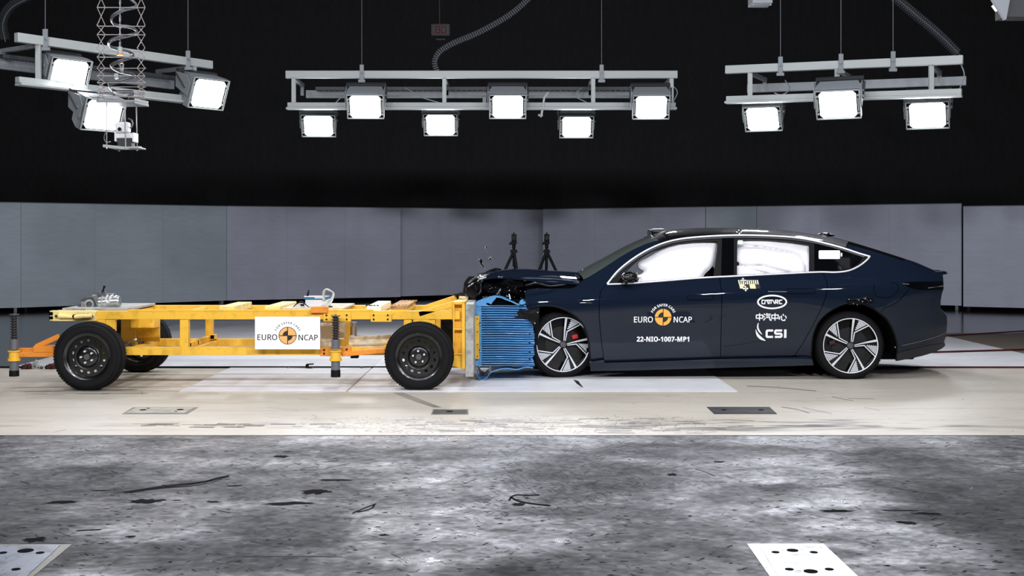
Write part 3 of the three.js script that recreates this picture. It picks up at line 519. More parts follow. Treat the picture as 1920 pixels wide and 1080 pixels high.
obj('equipment_box', [bxp(601, 622, 604, 650, 12.75, 13.0), bxp(634, 644, 605, 634, 12.9, 13.1)], M.board, trolley);
obj('brake_strut', [cyl(W(664, 604, 13.4), W(664, 612, 13.4), 0.03), cyl(W(663, 612, 13.4), W(663, 628, 13.4), 0.036)], M.steel, trolley);
obj('strut_arm', bar(W(665, 632, 13.4), W(740, 634, 13.4), 0.04, 0.05), M.orange, trolley);
obj('bumper_pad', bxp(657, 671, 667, 672, 12.5, 12.6), M.black, trolley);

// devices standing on the trolley
{
  const t = thing('camera_mount', 'silver cylinder device in a grey clamp block on the rear deck plate', 'device', W(180, 583, 12.8));
  const d = 12.6, P = (x, y, e = 0) => W(x, y, d + e);
  obj('mount_block', [slab([[152, 562], [160, 558], [172, 557], [178, 562], [190, 580], [152, 580]].map(([x, y]) => { const p = P(x, y); return [p[0], p[1]]; }), 0.14, 0.004).translate(0, 0, CAMZ - d - 0.15), bxp(145, 152, 569, 578, d, d + 0.1)], M.darkSteel, t);
  obj('clamp_ring', [orient(new THREE.TorusGeometry(0.04, 0.012, 10, 24).rotateX(Math.PI / 2), P(167, 571, 0), P(167, 571, -0.1)), bxp(152, 159.5, 566, 577, d - 0.02, d), bxp(172, 190, 553.5, 558, d + 0.02, d + 0.1)], M.greyPlate, t);
  obj('bracket', [slab([[176, 556], [183, 553], [192, 580], [187, 581]].map(([x, y]) => { const p = P(x, y); return [p[0], p[1]]; }), 0.16, 0.003).translate(0, 0, CAMZ - d - 0.14)], M.silver, t);
  const body = obj('cylinder', [cyl(P(188, 568), P(222, 565), 0.07, 0.066, 32), cyl(P(222, 565), P(225, 564.8), 0.058, 0.05, 32)], M.silver, t);
  obj('band', [cyl(P(194, 567.5), P(196, 567.3), 0.074, 0.074, 32), cyl(P(207, 566.5), P(209, 566.3), 0.072, 0.072, 32)], M.greyPlate, body);
  obj('top_fitting', [cyl(P(185, 553), P(216, 553), 0.016), cyl(P(186, 552), P(197, 548.5), 0.014), bxp(182, 187, 548, 554, d, d + 0.05)], M.darkSteel, t);
  obj('stick', [cyl(P(190, 554), P(195.5, 538), 0.012, 0.008), ball(P(195.6, 537.5), 0.014)], M.black, t);
  obj('cable', tube([P(197, 557), P(202, 554, -0.05), P(198, 563, -0.06), P(203, 568, -0.07), P(208, 555, -0.06), P(212, 553, -0.04)], 0.008), M.plasticWhite, t);
  obj('bolt', [bxp(176, 181, 578, 582, d - 0.06, d - 0.02)], M.steel, t);
}
{
  const t = thing('data_logger', 'pale grey box with a blue lid and looping white cables on the trolley', 'device', W(592, 575, 12.7));
  const d = 12.62, P = (x, y, e = 0) => W(x, y, d + e);
  obj('case', bxp(572, 614, 561.5, 576, d, d + 0.25, 0.01), M.plasticWhite, t);
  obj('lid', [bxp(570.5, 613, 556.5, 561.8, d - 0.01, d + 0.26, 0.006)], M.blueLid, t);
  obj('rail', [bxp(570, 612, 555.2, 557, d - 0.012, d + 0.05, 0.001), bxp(590, 606, 557.5, 559.5, d - 0.016, d - 0.008, 0)], M.plasticWhite, t);
  obj('antenna', [cyl(P(576.5, 556), P(578.5, 546), 0.012, 0.008), cyl(P(578.5, 546), P(579.2, 543), 0.005)], M.black, t);
  for (let i = 0; i < 4; i++) obj('cable', tube([P(606 + i, 563, -0.02), P(606.5 + i, 547 - i, -0.01 * i), P(612 + i, 542 + i * 0.8, 0), P(620 + i, 545 + i, 0.02), P(626 - i * 0.7, 551, 0.03), P(624 - i, 560, 0.03), P(620 - i, 568, 0.0), P(610 - i * 2, 573.5, -0.03 - i * 0.006)], 0.007, 8), i % 2 ? M.greyPlate : M.plasticWhite, t);
  for (let i = 0; i < 3; i++) obj('cable', tube([P(549, 577, -0.02), P(556 + i * 2, 570 + i, -0.04), P(566 + i, 567 + i * 3, -0.06), P(580, 577, -0.07)], 0.006), i ? M.plasticWhite : M.black, t);
  obj('connector', [bxp(560, 568, 565, 568, d - 0.05, d), bxp(563, 570, 570, 574, d - 0.08, d - 0.03), bxp(616, 622, 574, 578, d - 0.08, d - 0.02)], M.black, t);
}

// ---------- deformable barrier ----------
const barrier = thing('crash_barrier', 'crushed blue ribbed crash barrier bolted to the trolley front', 'barrier', [-0.05, 0.16, -1.4]);
{
  const DB = 12.82, DE = 13.84;
  // ribbed side sheet, dented and bulged towards the car
  const edgeR = (y) => 984 + 16 * sstep(573, 604, y) + 2.5 * vnoise(y * 0.3, 1, 7), edgeT = 573;
  const nx = 80, ny = 300, pos = [];
  const node = (i, j, back) => {
    const v = j / ny, py = mix(edgeT, 686, v), px = mix(888.5, edgeR(py), i / nx);
    const rib = px > 903 ? Math.abs(((v * 26) % 1) - 0.5) * 2 : 0.6;
    const crush = 0.02 * fbm(px * 0.05, py * 0.06, 301, 3) + 0.018 * sstep(955, 1000, px) * fbm(px * 0.2, py * 0.25, 311, 3);
    const d = DB + 0.045 * (1 - sstep(0.3, 0.6, rib)) * mix(1, 0.55, sstep(960, 1000, px)) + crush + 0.05 * sstep(970, 1001, px) ** 2;
    const p = W(px + 1.2 * sstep(940, 1000, px) * (vnoise(v * 26 + 0.5, 3, 9) - 0.5) * 4, py + 0.5 * Math.sin(px * 0.045 + 1) * sstep(903, 960, px), d);
    return p;
  };
  const grid = []; for (let j = 0; j <= ny; j++) { const row = []; for (let i = 0; i <= nx; i++) row.push(node(i, j)); grid.push(row); }
  for (let j = 0; j < ny; j++) for (let i = 0; i < nx; i++) { const a = grid[j][i], b = grid[j][i + 1], c = grid[j + 1][i], d = grid[j + 1][i + 1]; pos.push(...a, ...c, ...b, ...b, ...c, ...d); }
  // back, top, bottom and face towards the car, so that it is a closed block
  const zb = CAMZ - DE, L = [], R = []; for (let j = 0; j <= ny; j += 6) { L.push(grid[j][0]); R.push(grid[j][nx]); }
  const q = (a, b, c, d) => pos.push(...a, ...b, ...c, ...a, ...c, ...d);
  for (let j = 0; j + 1 < R.length; j++) { q(R[j + 1], [R[j + 1][0], R[j + 1][1], zb], [R[j][0], R[j][1], zb], R[j]); q([L[j + 1][0], L[j + 1][1], zb], L[j + 1], L[j], [L[j][0], L[j][1], zb]); q([L[j][0], L[j][1], zb], [R[j][0], R[j][1], zb], [R[j + 1][0], R[j + 1][1], zb], [L[j + 1][0], L[j + 1][1], zb]); }
  for (const j of [0, ny]) for (let i = 0; i < nx; i++) { const a = grid[j][i], b = grid[j][i + 1]; q([a[0], a[1], zb], a, b, [b[0], b[1], zb]); }
  let g = new THREE.BufferGeometry(); g.setAttribute('position', new THREE.Float32BufferAttribute(pos, 3));
  g = toCreasedNormals(g, 0.6);
  obj('honeycomb_core', g, M.blue, barrier);
  // top sheet, torn up into an arch
  const sheet = (name, rows, d0, d1, mat, thick = 0.006) => {   // a bent sheet: profile in rows of the picture, reaching from d0 to d1
    const pts = spl(rows, 6), p2 = [];
    const n = pts.length, m = 10, gr = [];
    for (let i = 0; i < n; i++) { const r = []; for (let k = 0; k <= m; k++) { const d = mix(d0, d1, k / m), p = W(pts[i][0], pts[i][1], d0); r.push([p[0] + 0.02 * (fbm(i * 0.2, k * 0.5, 321) - 0.5), p[1] + 0.03 * (fbm(i * 0.25, k * 0.6, 331) - 0.5) * (k > 0), CAMZ - d]); } gr.push(r); }
    for (const off of [0, -thick]) for (let i = 0; i + 1 < n; i++) for (let k = 0; k < m; k++) { const a = gr[i][k], b = gr[i + 1][k], c = gr[i][k + 1], d = gr[i + 1][k + 1], o = (v) => [v[0], v[1] + off, v[2]]; off ? p2.push(...o(a), ...o(c), ...o(b), ...o(b), ...o(c), ...o(d)) : p2.push(...a, ...b, ...c, ...b, ...d, ...c); }
    for (let i = 0; i + 1 < n; i++) { const a = gr[i][0], b = gr[i + 1][0]; p2.push(a[0], a[1], a[2], a[0], a[1] - thick, a[2], b[0], b[1], b[2], b[0], b[1], b[2], a[0], a[1] - thick, a[2], b[0], b[1] - thick, b[2]); }
    const h = new THREE.BufferGeometry(); h.setAttribute('position', new THREE.Float32BufferAttribute(p2, 3)); h.computeVertexNormals();
    return obj(name, toCreasedNormals(h, 0.7), mat, barrier);
  };
  sheet('cladding_sheet', [[889, 569], [900, 563], [914, 558], [927, 555], [938, 556], [950, 560.5], [962, 565.5], [973, 570], [981, 571], [985, 566], [981, 561]], DB, DE - 0.1, M.blue, 0.014);
  const P = (x, y) => { const p = W(x, y, DB); return [p[0], p[1]]; };
  obj('cladding_flap', slab([...spl([[888.5, 574], [890, 568], [905, 561], [922, 556], [931, 557], [924, 566], [921, 571]], 4), [918, 569], [913, 567.5], [911, 570], [920, 574.5]].map(([x, y]) => P(x, y)), 0.01).translate(0, 0, CAMZ - DB - 0.012), M.blue, barrier);
  obj('cladding_flap', slab([...spl([[974, 573], [974, 566], [979, 561], [984, 564], [985, 574]], 4)].map(([x, y]) => P(x, y)), 0.02).translate(0, 0, CAMZ - DB - 0.02), M.blue, barrier);
  sheet('torn_sheet', [[888, 687], [892, 696], [898, 708], [904, 712], [912, 708], [922, 697], [935, 692], [952, 690], [968, 692], [985, 688], [1000, 689]], DB + 0.02, DE - 0.2, M.blue, 0.01);
  obj('cavity', [bxp(921, 975, 563, 575, DB + 0.06, DE - 0.1, 0.01)], M.blackMatte, barrier);
  const strip = obj('fixing_strip', bxp(888.5, 898.5, 592.5, 673, DB - 0.03, DB - 0.005, 0.003), M.yellow, barrier);
  for (const y of [598, 622, 646, 668]) obj('rivet', cyl(W(895, y, DB - 0.028), W(895, y, DB - 0.036), 0.006, 0.006, 8), M.black, strip);
  for (const y of [607, 657]) obj('bolt', [cyl(W(899, y, DB - 0.01), W(902, y, DB - 0.01), 0.02, 0.016, 10), cyl(W(900, y, DB - 0.02), W(900, y, DB - 0.045), 0.01, 0.008, 8)], M.chrome, barrier);
  for (const y of [627, 643, 660, 673]) obj('bolt', [cyl(W(993, y, DB - 0.0), W(993, y, DB - 0.03), 0.012, 0.01, 8)], M.chrome, barrier);
}
// ---------- car ----------
const CARX = 2.1, DC = 13.92, CARZ = CAMZ - DC;
const car = thing('car', 'dark blue saloon car with crushed front, white test stickers and inflated airbags', 'car', [CARX, 0, CARZ]);
const PROFILE = [[0.0, 0.84], [0.15, 0.865], [0.25, 0.905], [0.4, 0.942], [0.55, 0.958], [0.7, 0.974], [0.82, 0.986], [0.885, 0.986], [0.925, 0.978], [0.96, 0.96], [1.0, 0.936], [1.06, 0.908], [1.12, 0.88], [1.3, 0.796], [1.5, 0.7], [1.75, 0.57]];
function profile(y) {   // smooth half-width over height
  let i = 1; while (i < PROFILE.length - 1 && PROFILE[i][0] < y) i++;
  const n = PROFILE.length, p = (k) => PROFILE[clamp(k, 0, n - 1)], m = (k) => (p(k + 1)[1] - p(k - 1)[1]) / (p(k + 1)[0] - p(k - 1)[0] || 1);
  const [x0, y0] = p(i - 1), [x1, y1] = p(i), h = x1 - x0, t = clamp((y - x0) / h, 0, 1), a = m(i - 1), b = m(i);
  return (2 * t ** 3 - 3 * t * t + 1) * y0 + (t ** 3 - 2 * t * t + t) * h * a + (3 * t * t - 2 * t ** 3) * y1 + (t ** 3 - t * t) * h * b;
}
function halfWidth(X, Y) {
  let w = profile(Y - 0.045 * (X - 2.1));
  if (X < 0.9) w -= 0.07 * ((0.9 - X) / 1.2) ** 2;
  if (X > 3.75) w -= 0.2 * ((X - 3.75) / 0.85) ** 2.6;
  w -= 0.012 * ((X - 2.1) / 1.5) ** 2;
  for (const hub of [0.55, 3.62]) w += 0.018 * Math.exp(-(((X - hub) / 0.5) ** 2)) * Math.exp(-(((Y - 0.7) / 0.22) ** 2));
  return w;
}
const surf = (X, Y, off = 0) => [X, Y, CARZ + halfWidth(X, Y) + off];
function P(px, py, off = 0) {   // the point of the near flank seen there
  let d = 12.97; for (let i = 0; i < 6; i++) { const a = W(px, py, d); d = DC - halfWidth(a[0], a[1]) - off; }
  const a = W(px, py, d); return [a[0], a[1]];
}
function clipCell(poly, x0, x1, y0, y1) {
  for (const [ax, s, lim] of [[0, 1, x0], [0, -1, x1], [1, 1, y0], [1, -1, y1]]) {
    const out = [];
    for (let i = 0; i < poly.length; i++) {
      const a = poly[i], b = poly[(i + 1) % poly.length], da = s * (a[ax] - lim), db = s * (b[ax] - lim);
      if (da >= 0) out.push(a);
      if ((da >= 0) !== (db >= 0)) { const t = da / (da - db); out.push([a[0] + t * (b[0] - a[0]), a[1] + t * (b[1] - a[1])]); }
    }
    poly = out; if (poly.length < 3) return [];
  }
  return poly;
}
const inside = (poly, x, y) => { let c = false; for (let i = 0, j = poly.length - 1; i < poly.length; j = i++) if ((poly[i][1] > y) !== (poly[j][1] > y) && x < (poly[j][0] - poly[i][0]) * (y - poly[i][1]) / (poly[j][1] - poly[i][1]) + poly[i][0]) c = !c; return c; };
// a curved sheet of the car's flank with turned-in edges; outline in world x, y; off: number or function; side +1 near, -1 far
function sheetGeo(poly, { off = 0, cell = 0.03, rim = 0.018, side = 1, uvBox = null } = {}) {
  const o = typeof off === 'function' ? off : () => off, pos = [], nor = [], uv = [];
  const z = (x, y) => halfWidth(x, y) + o(x, y);
  const N = (x, y) => { const e = 0.004, v = new THREE.Vector3(-(z(x + e, y) - z(x - e, y)) / (2 * e), -(z(x, y + e) - z(x, y - e)) / (2 * e), 1).normalize(); return [v.x, v.y, side * v.z]; };
  let bx0 = 1e9, bx1 = -1e9, by0 = 1e9, by1 = -1e9;
  for (const [x, y] of poly) { bx0 = Math.min(bx0, x); bx1 = Math.max(bx1, x); by0 = Math.min(by0, y); by1 = Math.max(by1, y); }
  const U = uvBox || [bx0, by0, bx1 - bx0, by1 - by0];
  const vert = (x, y) => { pos.push(x, y, CARZ + side * z(x, y)); nor.push(...N(x, y)); uv.push((x - U[0]) / U[2], (y - U[1]) / U[3]); };
  const tri = (a, b, c) => { const ccw = (b[0] - a[0]) * (c[1] - a[1]) - (b[1] - a[1]) * (c[0] - a[0]) > 0; for (const p of ccw === (side > 0) ? [a, b, c] : [a, c, b]) vert(p[0], p[1]); };
  for (let x = Math.floor(bx0 / cell) * cell; x < bx1; x += cell) for (let y = Math.floor(by0 / cell) * cell; y < by1; y += cell) {
    const cp = clipCell(poly, x, x + cell, y, y + cell);
    if (cp.length < 3) continue;
    const c2 = cp.map((p) => new THREE.Vector2(p[0], p[1]));
    if (Math.abs(THREE.ShapeUtils.area(c2)) < 1e-9) continue;
    if (THREE.ShapeUtils.isClockWise(c2)) { c2.reverse(); cp.reverse(); }
    for (const f of THREE.ShapeUtils.triangulateShape(c2, [])) tri(cp[f[0]], cp[f[1]], cp[f[2]]);
  }
  if (rim > 0) {
    const ccw = !THREE.ShapeUtils.isClockWise(poly.map((p) => new THREE.Vector2(p[0], p[1])));
    for (let i = 0; i < poly.length; i++) {
      const a = poly[i], b = poly[(i + 1) % poly.length], L = Math.hypot(b[0] - a[0], b[1] - a[1]); if (L < 1e-6) continue;
      const n = Math.max(1, Math.ceil(L / (cell * 1.5))), nx = (ccw ? 1 : -1) * (b[1] - a[1]) / L, ny = (ccw ? -1 : 1) * (b[0] - a[0]) / L;
      for (let k = 0; k < n; k++) {
        const p = [mix(a[0], b[0], k / n), mix(a[1], b[1], k / n)], q = [mix(a[0], b[0], (k + 1) / n), mix(a[1], b[1], (k + 1) / n)];
        const zp = CARZ + side * z(...p), zq = CARZ + side * z(...q), r = side * rim;
        const v = [[...p, zp], [...p, zp - r], [...q, zq], [...q, zq], [...p, zp - r], [...q, zq - r]];
        for (const w of (ccw === (side > 0)) ? v : v.reverse()) { pos.push(...w); nor.push(nx, ny, 0); uv.push(0, 0); }
      }
    }
  }
  const g = new THREE.BufferGeometry();
  g.setAttribute('position', new THREE.Float32BufferAttribute(pos, 3)); g.setAttribute('normal', new THREE.Float32BufferAttribute(nor, 3)); g.setAttribute('uv', new THREE.Float32BufferAttribute(uv, 2));
  return g;
}
const PP = (pts, off = 0) => pts.map(([x, y]) => P(x, y, off));
const cut = (line, x0, x1, n = 4) => {   // the stretch of a measured line between two columns
  const s = spl(line, n), out = []; const at = (x) => { for (let i = 0; i + 1 < s.length; i++) if ((s[i][0] - x) * (s[i + 1][0] - x) <= 0 && s[i][0] !== s[i + 1][0]) { const t = (x - s[i][0]) / (s[i + 1][0] - s[i][0]); return [x, mix(s[i][1], s[i + 1][1], t)]; } return null; };
  const a = at(x0), b = at(x1); if (a) out.push(a); for (const p of s) if (p[0] > x0 && p[0] < x1) out.push(p); if (b) out.push(b); return out;
};
const rev = (a) => [...a].reverse();
const shift = (a, dx, dy = 0) => a.map(([x, y]) => [x + dx, y + dy]);
const flank = (name, polyPx, mat, opts = {}) => {   // the near panel, and its twin on the far flank
  const poly = PP(polyPx);
  const m = obj(name, sheetGeo(poly, opts), mat, opts.parent || car, true);
  if (!opts.nearOnly) obj(name, sheetGeo(poly, { ...opts, side: -1, cell: 0.08 }), mat, car, true);
  return m;
};
const BELT = [[1138, 533], [1179, 531.5], [1247, 526.3], [1321.5, 520.5], [1379, 517.7], [1480, 512.6], [1541, 510], [1567.7, 510.5], [1593, 507], [1612, 498], [1626, 487], [1631, 481]];
const TOPC = [[1138, 533], [1158.5, 508], [1188, 484.4], [1218, 466.7], [1247, 454.8], [1277, 448], [1321.5, 443.6], [1366, 441.5], [1410, 441.2], [1480, 444.4], [1517, 449.4], [1549, 456.7], [1580, 465], [1612, 475.5], [1631, 481]];
const ARCH_F = spl([[1107, 677], [1106.5, 665], [1102, 630], [1091, 604], [1069, 585], [1039, 574], [1010, 574], [986, 581]], 5);
const ARCH_R = spl([[1681.5, 676], [1682, 647], [1676, 622], [1663, 598], [1650, 587], [1643, 581.5], [1623, 571], [1602, 568], [1582, 570], [1561.5, 579.5], [1545, 591.7], [1533, 606], [1524, 630], [1521.5, 655], [1521, 671]], 3);
const DOOR_A = spl([[1138, 533], [1127, 545], [1124.5, 560], [1123.5, 584], [1126, 625], [1132, 673]], 4);
const DOOR_B = spl([[1349, 519.3], [1353, 547], [1352.5, 600], [1351, 661], [1351, 671]], 4);
const DOOR_C = spl([[1541, 510], [1549, 524], [1551, 535], [1549, 554], [1541, 576], [1527, 604.6], [1508, 639], [1491, 666]], 4);
const EDGE_R = [[1592, 458.8], [1620, 466.5], [1652, 476], [1680, 485], [1706, 493.5], [1735, 505], [1752, 510.5], [1760, 509.5], [1767.5, 511]];
const LAMP_T = [[1692, 530.5], [1715, 529], [1745, 529], [1768.5, 528]], LAMP_B = [[1692, 530.5], [1703, 538], [1716, 542], [1740, 543.5], [1769, 541.5]];
const SEAM = [[1705, 541], [1696, 553], [1684, 565], [1671.5, 573], [1657, 578], [1650, 587]];
// lower flank
const fender = flank('front_fender', [[984, 546], ...spl([[990, 543], [1010, 541], [1045, 541], [1076, 539.5], [1088, 530], [1104, 519.5]], 4), [1120, 509.5], [1139, 532], ...shift(DOOR_A, -0.6).slice(1), ...ARCH_F], M.paint);
const frontDoor = flank('front_door', [...cut(BELT, 1139.5, 1348.5), ...shift(DOOR_B, -0.6), [1277, 674], [1144, 678.2], [1133, 678.6], ...rev(shift(DOOR_A, 0.6)).slice(0, -1)], M.paint);
const rearDoor = flank('rear_door', [...cut(BELT, 1350, 1540.4), ...shift(DOOR_C, -0.6), [1480, 667.8], [1351.6, 671.2], ...rev(shift(DOOR_B, 0.6))], M.paint);
const quarter = flank('rear_quarter', [...cut(BELT, 1542, 1631), ...rev(cut(TOPC, 1581, 1630)), ...EDGE_R, [1768.8, 527.4], ...rev(shift(LAMP_T, 0, -0.6)), [1703, 538.5], ...shift(SEAM, -0.5, -0.4), ...ARCH_R.filter((p) => p[0] < 1649 || (p[1] < 586)).filter((p) => p[0] < 1649.5), [1521, 671.5], [1494, 667.3], ...rev(shift(DOOR_C, 0.7))], M.paint);
const rearBumper = flank('rear_bumper', [...shift(LAMP_B, 0, 0.6).slice(1), [1766, 551], [1763.5, 566], [1764, 579], [1775, 592], [1776, 605], [1775, 620], [1773, 633], [1770, 641], [1771.7, 648.7], [1765, 654], [1753, 659.7], [1728, 667.5], [1681.8, 677], ...ARCH_R.filter((p) => p[0] >= 1649.5), ...rev(shift(SEAM, 0.5, 0.4)).slice(1)], M.paint);
flank('rear_lamp', [...LAMP_T, ...rev(LAMP_B).slice(0, -1)], M.darkGlass, { off: 0.004 });
flank('sill', [[1105.5, 677.8], [1131.5, 674], [1133, 679.6], [1144, 679.3], [1277, 675], [1351, 672.2], [1480, 668.9], [1510, 668.2], [1521, 672], [1524, 684], [1480, 685.5], [1300, 690.5], [1180, 694], [1107, 695]], M.paint, { off: (x, y) => 0.004 + 0.035 * (1 - sstep(0.2, 0.275, y)) });
// black structure behind the gaps
flank('inner_shell', [[990, 536], [1075, 533], [1100, 522], [1138, 535], ...cut(BELT, 1140, 1600).map(([x, y]) => [x, y + 1]), [1640, 486], [1700, 497], [1745, 513], [1762, 530], [1758, 575], [1766, 600], [1764, 640], [1745, 655], [1690, 672], ...ARCH_R.map(([x, y]) => [mix(1601, x, 1.03), mix(650, y, 1.03)]), [1480, 680], [1300, 684], [1112, 690], ...ARCH_F.map(([x, y]) => [mix(1050, x, 1.03), mix(650, y, 1.03)])], M.blackMatte, { off: -0.035, cell: 0.06, rim: 0 });
obj('underbody', [box(0.1, 4.35, 0.19, 0.26, CARZ - 0.72, CARZ + 0.72, 0.02), box(1.0, 3.15, 0.17, 0.3, CARZ - 0.84, CARZ + 0.84, 0.02)], M.blackMatte, car);
const liner = (cx, r, name) => { for (const s of [1, -1]) { const g = new THREE.CylinderGeometry(r, r, 0.36, 32, 1, true, -Math.PI * 0.56, Math.PI * 1.12).rotateX(-Math.PI / 2).translate(cx, 0.36, CARZ + s * 0.72); obj(name, [g, new THREE.CircleGeometry(r, 32, -0.1, Math.PI + 0.2).translate(cx, 0.36, CARZ + s * 0.545)], M.blackMatte, car); } };
// glasshouse
const GL_F = [[1158, 530.2], [1168, 517], [1181, 503], [1207, 481.5], [1240, 465.5], [1270, 457], [1300, 453.6], [1345.5, 452.3], [1345, 470], [1341, 500], [1338, 518.2]];
const glF = [...spl(GL_F.slice(0, 8), 4), ...GL_F.slice(8), ...rev(cut(BELT, 1160, 1336)).map(([x, y]) => [x, y - 1.6])];
const glR = [...spl([[1382.5, 449.3], [1410, 448.6], [1450, 450.2], [1490, 454.2], [1517.5, 458.6]], 4), [1518, 480], [1517.5, 508.7], ...rev(cut(BELT, 1384, 1516)).map(([x, y]) => [x, y - 1.8]), [1382, 515]];
const keyhole = (outer, hole) => { let b = 1e9, oi = 0, hi = 0; outer.forEach((p, i) => hole.forEach((q, j) => { const l = (p[0] - q[0]) ** 2 + (p[1] - q[1]) ** 2; if (l < b) { b = l; oi = i; hi = j; } })); const area = (a) => a.reduce((s, p, i) => { const q = a[(i + 1) % a.length]; return s + p[0] * q[1] - q[0] * p[1]; }, 0); const h = area(outer) * area(hole) > 0 ? rev(hole) : hole; hi = h.indexOf(hole[hi]); return [...outer.slice(0, oi + 1), ...h.slice(hi), ...h.slice(0, hi + 1), ...outer.slice(oi)]; };
flank('window_frame', keyhole([...cut(BELT, 1141, 1380.5).map(([x, y]) => [x, y - 0.8]), ...rev(cut(TOPC, 1141, 1380.5)).map(([x, y]) => [x, y + 0.8])], glF), M.black, { off: -0.006 });
flank('window_frame', keyhole([...cut(BELT, 1381, 1628).map(([x, y]) => [x, y - 0.8]), ...rev(cut(TOPC, 1381, 1628)).map(([x, y]) => [x, y + 0.8])], glR), M.black, { off: -0.006 });
flank('pillar_cover', [[1354, 445], [1376, 444.5], [1376, 516.5], [1352, 518]], M.darkGlass, { off: 0.0 });
flank('side_window', glF, M.glass, { off: -0.012, rim: 0, cell: 0.06 });
flank('side_window', glR, M.glass, { off: -0.012, rim: 0, cell: 0.06 });
flank('quarter_window', [...spl([[1527, 456], [1549, 461], [1580, 469.5], [1605, 477.5], [1618, 483]], 3), ...spl([[1613, 491], [1603, 498.5], [1590, 503.5], [1568, 506.8], [1527, 506.5]], 3)], M.darkGlass, { off: -0.001 });
const chromeLine = (line, r, off) => tube(line.map(([x, y]) => { const p = P(x, y, off); return surf(p[0], p[1], off); }), r, 3, 6);
obj('chrome_trim', [chromeLine(cut(BELT, 1138.5, 1631, 3), 0.0095, 0.002), chromeLine(cut(TOPC, 1138.5, 1631, 3), 0.011, 0.0)], M.trim, car);
obj('window_reveal', [chromeLine(cut(TOPC, 1150, 1620, 3).map(([x, y]) => [x + 0.5, y + 4]), 0.006, -0.003)], M.darkSteel, car);
// lofted top panels: near edge and middle line in measured rows; the cross curve is 1 - |s|^p
function topPanel(name, edge, mid, p, mat, { dEdge, bumps = 0, drop = 0.02, extra = null, n = 40, m = 28 } = {}) {
  const resample = (pts, k) => { const s = spl(pts, 8), L = [0]; for (let i = 1; i < s.length; i++) L.push(L[i - 1] + Math.hypot(s[i][0] - s[i - 1][0], s[i][1] - s[i - 1][1])); const T = L[L.length - 1]; return Array.from({ length: k + 1 }, (_, i) => { const t = i / k * T; let j = 1; while (j < L.length - 1 && L[j] < t) j++; const u = (t - L[j - 1]) / (L[j] - L[j - 1] || 1); return [mix(s[j - 1][0], s[j][0], u), mix(s[j - 1][1], s[j][1], u)]; }); };
  const e = resample(edge, n), c = resample(mid, n), rows = [];
  for (let i = 0; i <= n; i++) {
    let ex, ey, ez;
    if (dEdge) { const a = W(e[i][0], e[i][1], typeof dEdge === 'function' ? dEdge(i / n) : dEdge); [ex, ey, ez] = a; } else { const a = P(e[i][0], e[i][1], -0.004); [ex, ey] = a; ez = CARZ + halfWidth(ex, ey) - 0.004; }
    const dm = mix(13.55, 13.9, sstep(436, 446, c[i][1])), cc = W(c[i][0], c[i][1], dm), hw = ez - CARZ, row = [];
    for (let k = 0; k <= m; k++) {
      const s = -1 + 2 * k / m, f = 1 - Math.abs(s) ** p, fx = 1 - s * s;
      let x = mix(ex, cc[0], fx), y = mix(ey, cc[1], f);
      if (bumps) { y += bumps * (fbm(x * 5, s * 3, 401, 3) - 0.5) * (1 - Math.abs(s) ** 6) * (extra ? extra(i / n) : 1); }
      row.push([x, y, CARZ + s * hw]);
    }
    rows.push(row);
  }
  const pos = [], q = (a, b, c2, d) => pos.push(...a, ...b, ...c2, ...a, ...c2, ...d);
  for (let i = 0; i < n; i++) for (let k = 0; k < m; k++) q(rows[i][k], rows[i][k + 1], rows[i + 1][k + 1], rows[i + 1][k]);
  const g = new THREE.BufferGeometry(); g.setAttribute('position', new THREE.Float32BufferAttribute(pos, 3));
  const pp = [];   // turned-down border
  const dn = (a) => [a[0], a[1] - drop, a[2]];
  if (drop) { const b = (a, c2) => pp.push(...a, ...dn(a), ...dn(c2), ...a, ...dn(c2), ...c2); for (let i = 0; i < n; i++) { b(rows[i][m], rows[i + 1][m]); b(rows[i + 1][0], rows[i][0]); } for (let k = 0; k < m; k++) { b(rows[0][k], rows[0][k + 1]); b(rows[n][k + 1], rows[n][k]); } }
  const list = [toCreasedNormals(g, 0.9)];
  if (pp.length) { const r = new THREE.BufferGeometry(); r.setAttribute('position', new THREE.Float32BufferAttribute(pp, 3)); r.computeVertexNormals(); list.push(r); }
  return obj(name, list, mat, car);
}
topPanel('hood', [[1086, 531], [1060, 529], [1036, 529], [998, 524], [953, 519.5], [925, 519], [905, 523], [891, 531], [881, 545], [878, 557]], [[1086, 510.5], [1055, 508.5], [1027, 507.3], [983, 504.4], [947, 505.6], [918, 511], [895, 521], [876, 535], [872, 550]], 2.4, M.paint, { dEdge: (t) => mix(13.02, 13.1, t), bumps: 0.03, extra: (t) => sstep(0.55, 0.95, t) + 0.03 });
topPanel('windscreen', [[1094, 524], [1104, 519], [1138, 498], [1173, 475.6], [1206, 459], [1233, 450.5]], [[1083, 511], [1099, 502], [1129, 486.2], [1158.5, 471], [1188, 456], [1219, 442.5]], 2.8, M.windscreen, { dEdge: (t) => mix(13.1, 13.24, t), drop: 0 });
topPanel('roof', [...[[1228, 457]], ...cut(TOPC, 1240, 1582, 2)], [[1218, 442.6], [1238, 435], [1259, 430.6], [1317, 427.3], [1360, 426.9], [1423, 427.7], [1492, 433.2], [1549, 442.8], [1582, 451]], 3.6, M.roofGlass, { n: 60 });
topPanel('rear_window', [[1582, 466], [1592, 459.5], [1620, 467], [1652, 476.3], [1692, 489]], [[1582, 451], [1604, 457.5], [1652.7, 472.4], [1692, 485]], 3, M.darkGlass, {});
topPanel('boot_lid', [[1692, 489.2], [1706, 493.8], [1735, 505.2], [1752, 510.8], [1760, 509.8], [1767.5, 511.2]], [[1692, 485.2], [1706, 489.7], [1735, 501.8], [1750, 507.5], [1760, 506.2], [1769, 509]], 3, M.paint, {});
